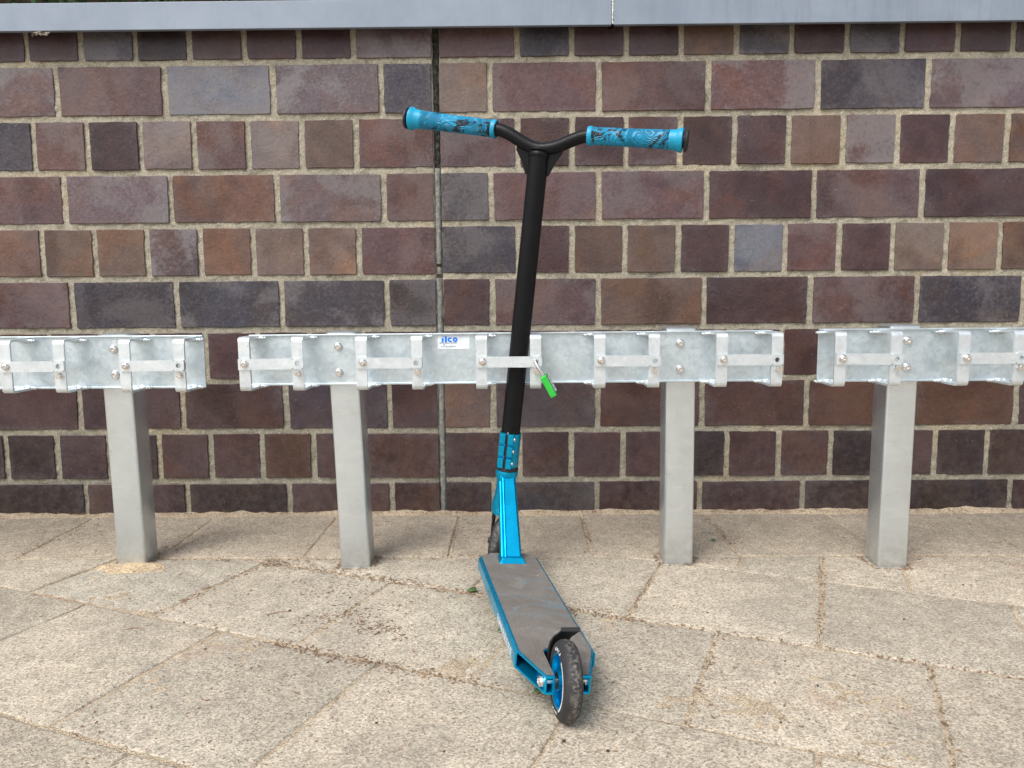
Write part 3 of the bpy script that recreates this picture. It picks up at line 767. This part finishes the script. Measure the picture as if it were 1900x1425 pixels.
# wheels
def wheel(name, c, ax, fwd, upv, parent, lettering):
    """ax = axle direction pointing to the wheel's right"""
    w_ = link(name, None, parent); w_.empty_display_size = .03; ORG[w_.name] = ORG[parent.name]
    ty = MB(); n = 56; prof = []
    hw = .0120; r0 = .0335
    for k in range(15):
        a = math.pi * k / 14
        prof.append((WR - hw + hw * math.sin(a) ** .75 if 0 < k < 14 else WR - hw, -hw * math.cos(a)))
    prof = [(r0, -hw * .92)] + [(r0 + .0015, -hw)] + prof + [(r0 + .0015, hw)] + [(r0, hw * .92)]
    loops = []
    for i in range(n):
        a = 2 * math.pi * i / n
        loops.append([c + (fwd * math.cos(a) + upv * math.sin(a)) * r + ax * h for r, h in prof])
    m = len(prof); vs = [p for l in loops for p in l]; fs = []
    for i in range(n):
        j = (i + 1) % n
        for k in range(m - 1): fs.append((i * m + k, j * m + k, j * m + k + 1, i * m + k + 1))
    ob = ty.add(vs, fs).build('tyre', 'tyre', w_, smooth=60)
    at = ob.data.attributes.new('tread', 'FLOAT', 'POINT')
    tv = [max(0.0, 1 - abs(h - .0012) / (hw * .62)) ** .5 if abs(h - .0012) < hw * .62 and r > WR - .008 else 0.0 for r, h in prof]
    at.data.foreach_set('value', [tv[k] for i in range(n) for k in range(m)])
    rim = MB()
    def ringlathe(prof):
        L = []
        for r, h in prof: L.append([c + (fwd * math.cos(2 * math.pi * k / 40) + upv * math.sin(2 * math.pi * k / 40)) * r + ax * h for k in range(40)])
        rim.loft(L, False)
    ringlathe([(r0 + .0012, -.0105), (r0 + .0004, -.0112), (r0 - .0022, -.0108), (r0 - .0034, -.0060), (r0 - .0038, 0), (r0 - .0034, .0060), (r0 - .0022, .0108), (r0 + .0012, .0112)])
    ringlathe([(.0110, -.0115), (.0120, -.011), (.0125, .011), (.0110, .0115)])
    for k in range(5):
        a = 2 * math.pi * k / 5 + .5; d = fwd * math.cos(a) + upv * math.sin(a); t = d.cross(ax)
        P = [d * .0112 + t * .0062, d * .0112 - t * .0062, d * (r0 - .003) - t * .0042, d * (r0 - .003) + t * .0042]
        rim.prism([c + p - ax * .0045 for p in P], ax * .009)
    rim.build('rim', 'blue', w_, smooth=35)
    MB().lathe([(.0109, -.0100), (.0109, -.0112), (.004, -.0112)], c, ax, 24).build('bearing', 'plastic', w_)
    MB().lathe([(.0109, .0100), (.0109, .0112), (.004, .0112)], c, ax, 24).build('bearing', 'plastic', w_)
    if lettering:
        mb = MB(); rr = r0 + .0050
        for txt, a0 in (('OXG', 84), ('MXG', 268)):
            vs, fs = text_geo(txt, .0092, .0003)
            pts = []
            for x, y, z in vs:
                a = R(a0) + (x * 1.25) / rr * -1; r = rr + y * .9
                hh = -hw * .985 if r < WR - hw else -hw * max(0.0, 1 - ((r - (WR - hw)) / hw) ** 1.6) ** .6
                pts.append(c + (fwd * math.cos(a) + upv * math.sin(a)) * r + ax * (hh - .0005))
            mb.add(pts, fs)
        mb.build('tyre_lettering', 'white', w_)
        mb = MB()  # thin pale arc of worn print along the sidewall
        for a0, a1 in ((118, 236),):
            n = 40; L = []
            for i in range(n + 1):
                a = R(a0 + (a1 - a0) * i / n); d = fwd * math.cos(a) + upv * math.sin(a)
                ra, rb = r0 + .0008, r0 + .0008 + (.0016 + .0010 * abs(math.sin(i * 1.9)))
                L.append((c + d * ra - ax * (hw + .0004), c + d * rb - ax * (hw * .985 + .0004)))
            vs = [p for l in L for p in l]; mb.add(vs, [(2 * i, 2 * i + 1, 2 * i + 3, 2 * i + 2) for i in range(n)])
        mb.build('sidewall_print', 'white', w_)
    return w_
wheel('rear_wheel', O.copy(), V, U, Wd, sco, True)
MB().tube([dk(0, -.031, 0), dk(0, .031, 0)], .0040, 14).build('axle', 'steel', sco, smooth=40)
for s in (-1, 1):
    MB().tube([dk(0, s * .0125, 0), dk(0, s * .0168, 0)], .0058, 16).build('spacer', 'steel', sco, smooth=40)
    MB().lathe([(.0072, 0), (.0074, .002), (.0066, .0050), (.004, .0062), (.0036, .004), (.0001, .004)], dk(0, s * (.0292 if s < 0 else .0235), 0), V * s, 18).build('axle_bolt', 'steel', sco, smooth=40)
# sprung fender brake over the rear wheel
mb = MB(); loops = []
def lerp(tab, t):
    for (t0, *a), (t1, *b) in zip(tab[:-1], tab[1:]):
        if t <= t1: k = (t - t0) / (t1 - t0); return [x + (y - x) * k for x, y in zip(a, b)]
    return tab[-1][1:]
FT = [(0, -.0130, .0130, .0555), (30, -.0115, .0135, .0562), (42, -.0085, .0155, .0568), (50, -.0040, .0200, .0575), (60, -.0028, .0222, .0590)]
for k in range(17):
    a = 60 * k / 16; l, r_, r = lerp(FT, a); th = .0022; d = U * math.cos(R(a)) + Wd * math.sin(R(a))
    loops.append([O + d * r + V * l, O + d * r + V * r_, O + d * (r + th) + V * r_, O + d * (r + th) + V * l])
mb.loft(loops)
d = U * math.cos(R(60)) + Wd * math.sin(R(60)); tt = (-U * math.sin(R(60)) + Wd * math.cos(R(60)))
mb.box(O + d * .0610 + V * .0097, (.0022, .0125, .0028), (tt, V, d))
L = []
for k in range(12):
    a = 2 + 44 * k / 11; l, r_, r1 = lerp(FT, a); d = U * math.cos(R(a)) + Wd * math.sin(R(a)); rr0 = r1 - .007 * (1 - k / 11)
    L.append([O + d * rr0 + V * (l - .0002), O + d * (r1 + .002) + V * (l - .0002), O + d * (r1 + .002) + V * (l + .002), O + d * rr0 + V * (l + .002)])
mb.loft(L)
mb.build('fender_brake', 'plastic', sco, smooth=35, bevel=.0005)

# steering axis
T = Vector((0.0375134, 1.372, 0.77537)); S = Vector((0.10610773, -0.1052235, 0.98877154)).normalized()
tn = R(15); Bv = Vector((math.cos(tn), -math.sin(tn), 0)); Bv = (Bv - S * Bv.dot(S)).normalized(); Fv = S.cross(Bv)
def st_(b, s, f=0.0): return T + Bv * b + S * s + Fv * f
def az_(z): return T + S * ((z - T.z) / S.z)
# main tube and bent crossbar (one welded bar)
mb = MB(); mb.tube([az_(.215), az_(.30), az_(.5), az_(.7), st_(0, -.004)], .01745, 32)
BP = [(-.248, .0352), (-.16, .0318), (-.0815, .0280), (-.070, .0262), (-.0588, .0225), (-.047, .0173), (-.0352, .0115), (-.025, .0068), (-.0125, .0022), (0, .0004), (.0125, .0018), (.025, .0050), (.0363, .0094), (.047, .0148), (.0585, .0204), (.0700, .0252), (.0815, .0281), (.16, .0302), (.245, .0322)]
mb.tube([st_(a, b) for a, b in BP], .0112, 22)
mb.lathe([(.0185, -.012), (.0192, -.009), (.0186, -.006), (.0165, -.0035)], T, S, 28, False)
mb.build('handlebar', 'black', sco, smooth=45)
for s in (-1, 1):
    pts = [(s * .0150, -.005), (s * .0405, .0025), (s * .0415, -.003), (s * .030, -.022), (s * .0215, -.042), (s * .0160, -.046)]
    MB().prism([st_(a, b, -.002) for a, b in pts], Fv * .004).build('gusset', 'black', sco, bevel=.0006)
    wl = [(s * (.0405 - .0235 * k / 16), .0012 + .001 * math.sin(k * 2) - .0095 * (k / 16) ** 1.3 * .5) for k in range(17)]
for z0 in (0,):
    pts = [st_(.0176 * math.sin(a), -.0045 + .0075 * math.cos(a * 1.0) * .6, -.0176 * math.cos(a) * .9) for a in [R(-80 + 160 * k / 30) for k in range(31)]]
    MB().tube(pts, [.0017 + .0005 * (k % 2) for k in range(31)], 8).build('weld_bead', 'black', sco, smooth=60)
# grips
for s, b0, b1, s0, s1 in ((-1, -.0800, -.2425, .0278, .0352), (1, .0810, .2395, .0282, .0322)):
    A, E = st_(b0, s0), st_(b1, s1); ax = (E - A).normalized(); L = (E - A).length
    prof = [(.0125, 0), (.0150, .0004), (.0158, .003), (.0158, .008), (.0150, .0095), (.0148, .03), (.0150, .08), (.0156, .115), (.0160, L - .021)]
    g_ = MB().lathe([(r, h) for r, h in prof] , A, ax, 36, False).build('grip', 'grip', sco, smooth=50)
    MB().lathe([(.0160, L - .021), (.0163, L - .0195), (.0164, L - .014), (.0176, L - .008), (.0200, L - .004), (.0202, L), (.0185, L + .0012), (.012, L + .0012)], A, ax, 36).build('grip_flange', 'grip_plain', g_, smooth=40)
    MB().lathe([(.0157, .0012), (.0161, .003), (.0161, .0075), (.0156, .0088)], A, ax, 36, False).build('grip_collar', 'grip_plain', g_, smooth=40)
    MB().lathe([(.012, L + .0010), (.0122, L + .0040), (.0172, L + .0042), (.0186, L + .0055), (.0182, L + .0085), (.0155, L + .0098), (.001, L + .0100)], A, ax, 30).build('bar_end_plug', 'plastic', g_, smooth=40)
# clamp: split sleeve with two columns of three lugs
CB, CT_ = az_(.2055), az_(.270)
Lc = (CT_ - CB).length
ca = R(2); cX = (Bv * math.cos(ca) + Fv * math.sin(ca)); cF = S.cross(cX)     # slit faces -cF
cl = MB().lathe([(.0172, 0), (.0196, .0002), (.0200, .0012), (.0200, Lc - .0012), (.0196, Lc), (.0172, Lc - .001)], CB, S, 40, False).build('clamp', 'blue_cast', sco, smooth=35)
for col, cx0 in ((0, -.0078), (1, .0078)):
    for k in range(3):
        zc_ = .0095 + k * (Lc - .018) / 2
        MB().box(CB + S * zc_ + cX * (cx0 - .0012) - cF * .0195, (.0052, .0052, (Lc - .006) / 6 - .0006), (cX, cF, S)).build('clamp_lug', 'blue_cast', cl, bevel=.0005)
        if col:
            MB().lathe([(.0044, 0), (.0046, .0006), (.0040, .0024), (.0022, .0032)], CB + S * zc_ + cX * (cx0 + .0040) - cF * .0180, cX, 14).build('clamp_bolt', 'steel', cl, smooth=40)
MB().box(CB + S * (Lc / 2) - cF * .0188 - cX * .0012, (.0022, .0030, Lc / 2 - .0004), (cX, cF, S)).build('clamp_slit_shade', 'dark', cl)  # solid near-black strip paints the shade of the slit; the sleeve stays uncut
MB().tube([CT_ + S * .004 - cF * .0182 - cX * .0010, CT_ - S * .012 - cF * .0192 - cX * .0010], .0015, 8).build('clamp_shim', 'steel', cl)
# headset and head tube
HC = az_(.1985)
MB().lathe([(.0150, .0075), (.0190, .0070), (.0208, .0035), (.0212, 0), (.0200, -.0012), (.015, -.0012)], HC, S, 36).build('headset_cap', 'plastic', sco, smooth=40)
MB().lathe([(.0150, -.0010), (.0206, -.0014), (.0212, -.0035), (.0210, -.011), (.0196, -.0165), (.0176, -.0215), (.0172, -.030), (.0172, -.075), (.0185, -.080), (.0196, -.086), (.0196, -.090)], HC, S, 40).build('head_tube', 'blue_cast', sco, smooth=50)
# down tube from the head tube to the deck
q = lambda v: v / v.length
F1 = dk(.4115, .0020, HT); N1 = az_(.185)
lat = q(V - S * 0)            # width direction
top_front = N1 - U * .0185 + V * .0012; bot_front = F1
axd = (top_front - bot_front); lat = q(V - axd * (V.dot(axd) / axd.dot(axd))); dep = q(axd).cross(lat) * -1
if dep.dot(U) < 0: dep = -dep
def dsec(c, hw, dp, ch=.005):
    return [c + lat * a + dep * b for a, b in ((-hw + ch, 0), (hw - ch, 0), (hw, ch), (hw, dp - ch), (hw - ch, dp), (-hw + ch, dp), (-hw, dp - ch), (-hw, ch))]
mb = MB(); loops = []
bf = bot_front - q(axd) * .012
for t in (0, .15, .4, .7, .9, 1.0):
    c = bf + (top_front - bf) * t; hw = .0185 - .0030 * t; loops.append(dsec(c + V * (-.0012 * t), hw, .030 - .008 * t, .0045))
loops.append(dsec(top_front + q(axd) * .006 + dep * .004, .0148, .016, .003))
mb.loft(loops)
dt = mb.build('down_tube', 'blue', sco, smooth=28); mb = MB()
for t0, w0 in ((.02, .0014),):   # raised rib along the left edge
    P0 = bf + (top_front - bf) * t0 - lat * .0125 - dep * .0010; P1 = bf + (top_front - bf) * .985 - lat * .0108 - dep * .0010
    mb.tube([P0 + (P1 - P0) * (k / 8) for k in range(9)], .0022, 8)
    P0 = P0 - lat * .0056 + dep * .0028; P1 = P1 - lat * .0048 + dep * .0022
    mb.tube([P0 + (P1 - P0) * (k / 8 * .965) for k in range(9)], .0026, 8)
mb.build('edge_rib', 'blue', dt, smooth=60)
# foot flange and weld seams
mb = MB()
fl = [dk(.4085 + a, .0015 + b, HT + .0006) for a, b in ((-.006, -.0245), (-.006, .0245), (.032, .0225), (.034, -.0235))]
fu = [dk(.4135 + a, .0015 + b, HT + .0100) for a, b in ((-.002, -.0185), (-.002, .0185), (.030, .018), (.030, -.018))]
mb.loft([fl, fu]); mb.build('foot_flange', 'blue', dt, bevel=.002, seg=3)
pts = []
for k in range(25):
    a = -1 + 2 * k / 24; pts.append(top_front + q(axd) * (.004 - .0035 * abs(a) ** 3) + lat * (a * .0140) - dep * (.001 - .006 * abs(a) ** 4))
MB().tube(pts, [.0024 + .0007 * math.sin(k * 1.6) for k in range(25)], 8).build('weld_bead', 'blue', dt, smooth=60)
# fork, front wheel
FC = az_(.0474) + Fv * .004
mb = MB(); loops = []
for h, a, b in ((.156, .0178, .0178), (.142, .0195, .0185), (.130, .0222, .0185), (.119, .0236, .0175), (.110, .0215, .015), (.105, .017, .011)):
    c = az_(h + .0) + Fv * .001
    loops.append([c + Bv * (a * math.cos(t)) + Fv * (b * math.sin(t)) for t in [2 * math.pi * k / 24 for k in range(24)]])
mb.loft(loops); mb.build('fork', 'blue_cast', sco, smooth=45); mb = MB()
for s in (-1, 1):
    L = []
    for h, wd, tk in ((.064, .0095, .0036), (.045, .0080, .0032), (.010, .0070, .0028), (-.004, .0070, .0028), (-.008, .0040, .0026)):
        c = FC + S * h + Bv * s * .0172 + Fv * (.0 + .0)
        L.append([c + Fv * x + Bv * y for x, y in ((-wd, -tk * .5), (wd, -tk * .5), (wd * .9, tk * .5), (-wd * .9, tk * .5))])
    mb.loft(L)
mb.build('fork_blade', 'plastic', sco, smooth=45)
wheel('front_wheel', FC, Bv, Fv, S, sco, False)
for s in (-1, 1):
    MB().lathe([(.0070, 0), (.0072, .002), (.0060, .0050), (.003, .0055)], FC + Bv * s * .0186, Bv * s, 16).build('axle_bolt', 'plastic', sco, smooth=40)

# ================================================================== PADLOCK
LO = Vector((.0296, 1.378, .4035))
lk = thing('padlock', (.0520, 1.376, .3655), 'small bright green padlock hanging open-side down from the middle rack, right of the black tube', 'padlock')
lk['label'] = 'small bright green padlock hanging from the locking bar beside the black scooter tube'
La = Vector((.475, 0, -.880)).normalized(); Lt0 = Vector((.880, 0, .475)).normalized()
th_ = R(3); Lt = Lt0 * math.cos(th_) - Y3 * math.sin(th_); Ld = Y3 * math.cos(th_) + Lt0 * math.sin(th_)
bt = Vector((.0428, 1.376, .3815)); half = (.0205, .0058, .0185)
bc = bt + La * half[0]
body = MB().box(bc, half, (La, Lt, Ld)).build('lock_body', 'green', lk, bevel=.0012)
MB().box(bc + Lt * .0059, (.0190, .0006, .0165), (La, Lt, Ld)).build('face_plate', 'dgreen', body, bevel=.0004)
for k in range(4):
    MB().lathe([(.0058, -.0035), (.0062, -.003), (.0062, .003), (.0058, .0035)], bc + La * (-.012 + .0078 * k) + Lt * .0032 - Ld * .002, La, 16).build('number_wheel', 'steel', body, smooth=30)
lf = bt - Ld * .0115; lb = bt + Ld * .0125; hl = (Vector((.0296, 1.372, .4035)) - lf)
pth = [lf + La * .004, lf, lf - La * (hl.length * .55)]
topf = Vector((.0300, 1.3690, .4035)); topb = lb - La * (hl.length * .92); 
mid = (topf + topb) / 2 - La * .0065
pth += [topf, topf * .7 + mid * .3 - La * .0020, mid, topb * .7 + mid * .3 - La * .0015, topb, lb, lb + La * .004]
def smooth_path(P, it=2):
    for _ in range(it):
        Q = [P[0]]
        for a, b in zip(P[:-1], P[1:]): Q += [a * .75 + b * .25, a * .25 + b * .75]
        P = Q + [P[-1]]
    return P
MB().tube(smooth_path(pth), .0022, 12).build('shackle', 'steel', lk, smooth=60)

# ================================================================== SMALL THINGS ON THE GROUND
def leaf(name, x, y, z, size, rotz, tilt, label, mat='leaf'):
    mb = MB(); n = 8; vs = []; fs = []
    for i in range(n + 1):
        t = i / n; w = math.sin(math.pi * min(1, t * 1.02)) ** .8 * .42 * size
        zz = .10 * size * math.sin(t * 3) * tilt
        vs += [((t - .5) * size, -w, zz + .10 * size * tilt), ((t - .5) * size, 0, zz), ((t - .5) * size, w, zz + .12 * size * tilt)]
    for i in range(n):
        a = i * 3; fs += [(a, a + 1, a + 4, a + 3), (a + 1, a + 2, a + 5, a + 4)]
    mb.add(vs, fs); mb.tube([(-size * .5, 0, 0), (-size * .75, .02 * size, .06 * size)], .0005, 5)
    o = mb.build(name, mat, smooth=60); o.location = (x, y, z); o.rotation_euler = (R(8) * tilt, R(-6) * tilt, rotz)
    m = o.modifiers.new('thickness', 'SOLIDIFY'); m.thickness = .0003
    tag(o, label, 'leaf', 'small green leaves lying around the scooter'); return o
leaf('leaf', -.0275, 1.160, GZ + .003, .019, R(10), 1.2, 'green leaf poking out beside the left edge of the scooter deck, halfway along')
leaf('leaf', -.086, 1.325, GZ + .0025, .019, R(-30), .9, 'green leaf in the slab joint left of the front end of the deck')
leaf('leaf', .0215, .972, GZ + .003, .011, R(35), 1.0, 'olive green leaf under the rear corner of the deck, left of the rear wheel')
leaf('leaf', -.026, 1.228, GZ + .004, .015, R(80), 1.4, 'pale green leaf tucked against the deck edge above the lettering')
leaf('leaf', .413, 1.604, GZ + .002, .012, R(-20), .8, 'tiny green leaf in the dark crack right of the right-hand post of the middle rack')

# yellow sand heap at the foot of the left post
vs = []; fs = []; n = 30
for j in range(n + 1):
    for i in range(n + 1):
        a, b = -1 + 2 * i / n, -1 + 2 * j / n; r = math.hypot(a, b) * (1.12 + .75 * noise.noise(Vector((a * 2, b * 2, 5))))
        vs.append((-.760 + a * .082, 1.458 + b * .042, GZ - .004 + .0105 * max(0, 1 - r * r) + .0022 * noise.noise(Vector((a * 9, b * 5, 1))) + .0012 * noise.noise(Vector((a * 40, b * 20, 1)))))
for j in range(n):
    for i in range(n): a = j * (n + 1) + i; fs.append((a, a + 1, a + n + 2, a + n + 1))
hp = MB().add(vs, fs).build('sand_heap', 'yellow_sand', smooth=60); hp['kind'] = 'stuff'; tag(hp, 'little heap of yellow sand at the foot of the left-hand rack post', 'sand')

def seg_pts(p, q, n, spread, rr):
    out = []
    for _ in range(n):
        t = rr.random(); out.append((p[0] + (q[0] - p[0]) * t + rr.gauss(0, spread), p[1] + (q[1] - p[1]) * t + rr.gauss(0, spread)))
    return out
rr = random.Random(11)
spots = []
for p, q_, n, sp in [((-.5, 1.481), (-.06, 1.312), 420, .008), ((.03, 1.27), (.20, 1.205), 320, .009), ((.20, 1.205), (.688, 1.008), 160, .004),
                     ((-.39, 1.128), (-.03, .981), 460, .0065), ((-.614, 1.227), (-.503, 1.49), 130, .006), ((-.73, 1.50), (-.36, 1.50), 120, .005),
                     ((-.52, 1.49), (-.47, 1.47), 90, .008), ((.182, 1.215), (.24, 1.39), 90, .005), ((.607, 1.50), (.447, 1.113), 120, .004), ((-.691, 1.692), (-.76, 1.55), 80, .012),
                     ((.43, 1.81), (.449, 1.578), 120, .006), ((.148, 1.785), (.148, 1.53), 70, .004), ((-.15, 1.55), (-.146, 1.81), 60, .004),
                     ((-1.01, 1.76), (-1.04, 1.48), 90, .007), ((.311, 1.155), (.201, .888), 60, .003), ((.582, 1.041), (.485, .805), 70, .003),
                     ((-.36, 1.20), (-.22, 1.26), 160, .016), ((-.26, 1.19), (-.19, 1.16), 150, .014), ((-.37, 1.33), (-.31, 1.36), 60, .02),
                     ((-.30, 1.505), (.03, 1.53), 90, .006), ((-1.25, 1.822), (1.25, 1.822), 900, .006)]:
    spots += seg_pts(p, q_, int(n * .62), sp * 1.15, rr)
for bx, by in ((-.773, 1.5035), (-.321, 1.480), (.3095, 1.490), (.7155, 1.468)):
    for _ in range(110):
        a = rr.uniform(0, 6.283); k = .0325 / max(abs(math.cos(a)), abs(math.sin(a))); spots.append((bx + math.cos(a) * (k + abs(rr.gauss(0, .005))), by + math.sin(a) * (k + abs(rr.gauss(0, .005)))))
for _ in range(1300): spots.append((rr.uniform(-1.3, 1.3), rr.uniform(.75, 1.8)))
mb = MB()
for x, y in spots:
    L = rr.uniform(.0008, .0030) * (1.8 if rr.random() < .05 else 1); a = rr.uniform(0, math.pi); w = rr.uniform(.0004, .0010)
    dx, dy = math.cos(a), math.sin(a); z = GZ + .0004 + rr.uniform(0, .0012)
    if y > 1.80: z += .004
    mb.box((x, y, z), (L, w, .0003), (Vector((dx, dy, rr.uniform(-.15, .15))), Vector((-dy, dx, rr.uniform(-.3, .3))), Z3))
o = mb.build('dry_litter', 'litter'); o['kind'] = 'stuff'; tag(o, 'dry brown bits of blossom and twig strewn over the paving joints', 'litter')
mb = MB()
for _ in range(9000):
    if rr.random() < .55: x, y = rr.choice(spots[:3000]); x += rr.gauss(0, .006); y += rr.gauss(0, .006)
    else: x, y = rr.uniform(-1.3, 1.3), rr.uniform(.72, 1.82)
    s_ = rr.uniform(.0004, .0013); z = GZ + .0006
    P = [Vector((x + rr.uniform(-1, 1) * s_, y + rr.uniform(-1, 1) * s_, z + rr.uniform(-.3, .9) * s_)) for _ in range(5)]
    mb.add(P, [(0, 1, 2), (0, 2, 3), (0, 3, 1), (1, 3, 2), (1, 2, 4), (2, 3, 4), (1, 4, 3)])
o = mb.build('loose_grit', 'grit'); o['kind'] = 'stuff'; tag(o, 'loose sand grains and grit scattered over the paving slabs', 'grit')
# larger dark crumbs one can make out singly
mb = MB()
for x, y in [(-.55, 1.20), (-.42, 1.225), (-.39, 1.245), (-.58, 1.09), (-.30, 1.30), (-.28, 1.06), (.26, 1.26), (.31, 1.23), (-.34, .98), (.05, .86), (.40, .99), (.32, .90), (-.18, .90), (.55, .93), (.10, .84), (-.09, .84), (.38, 1.06), (.62, 1.2), (.8, 1.35), (-.48, .94)]:
    s_ = rr.uniform(.0012, .0028)
    mb.lathe([(s_ * .5, 0), (s_, s_ * .4), (s_ * .8, s_ * .9), (s_ * .2, s_ * 1.1)], (x, y, GZ), Z3, 7)
o = mb.build('dark_crumbs', 'soil'); o['kind'] = 'stuff'; tag(o, 'dark crumbs of earth lying on the paving', 'crumbs')
# thin dry stalks
for i, (x, y, L, a, lb_) in enumerate([(-.405, 1.235, .020, 20, 'longer thin dry stalk on the slab between the two left posts'), (-.62, 1.175, .014, 12, 'short reddish dry stalk on the slab below the left post'),
                                  (.075, 1.235, .016, -25, 'dry straw-coloured stalk in the joint just right of the deck')]):
    o = MB().tube([(x - L * math.cos(R(a)), y - L * math.sin(R(a)), GZ + .001), (x, y, GZ + .0030), (x + L * math.cos(R(a)), y + L * math.sin(R(a)), GZ + .0012)], .0006, 6).build('dry_stalk', 'litter')
    tag(o, lb_, 'stalk', 'dry stalks on the paving')
# dried moss tuft caught under the coping at the left
mb = MB(); r5 = random.Random(5)
for k in range(16):
    x = -1.085 + r5.uniform(0, .045); z = 1.1165 - r5.uniform(0, .008)
    mb.tube([(x, 1.792, z), (x + r5.uniform(-.006, .008), 1.789 - r5.uniform(0, .003), z - r5.uniform(-.002, .004)), (x + r5.uniform(-.004, .014), 1.790, z - r5.uniform(-.003, .005))], .0007, 5)
o = mb.build('dry_tuft', 'grit'); tag(o, 'dried tuft of plant fibre caught under the coping at the upper left', 'tuft')

# ================================================================== HEDGE BEHIND THE WALL
hd = thing('hedge', (0, 2.9, 1.06), 'dark green hedge growing behind the wall, only its foot seen above the coping', 'hedge')
mb = MB(); rh = random.Random(21)
for _ in range(45000):
    x = rh.uniform(-4, 4); y = 2.25 + abs(rh.gauss(0, .16)); z = 1.08 + rh.random() ** 1.8 * 1.0
    y += .10 * noise.noise(Vector((x * 3, z * 3, 2)))
    s_ = rh.uniform(.010, .024); d = Vector((rh.uniform(-1, 1), rh.uniform(-1, 1), rh.uniform(-.6, 1))).normalized(); t = d.orthogonal().normalized()
    c = Vector((x, y, z)); mb.add([c - d * s_, c + t * s_ * .45, c + d * s_, c - t * s_ * .45], [(0, 1, 2, 3)])
o = mb.build('foliage', 'hedge', hd); o['kind'] = 'stuff'
mb = MB()
for _ in range(60):
    x = rh.uniform(-4, 4); mb.tube([(x, 2.6, 1.0), (x + rh.uniform(-.1, .1), 2.62, 1.5), (x + rh.uniform(-.2, .2), 2.6, 2.0)], [.012, .008, .003], 6)
mb.build('stem', 'wood', hd, smooth=60)
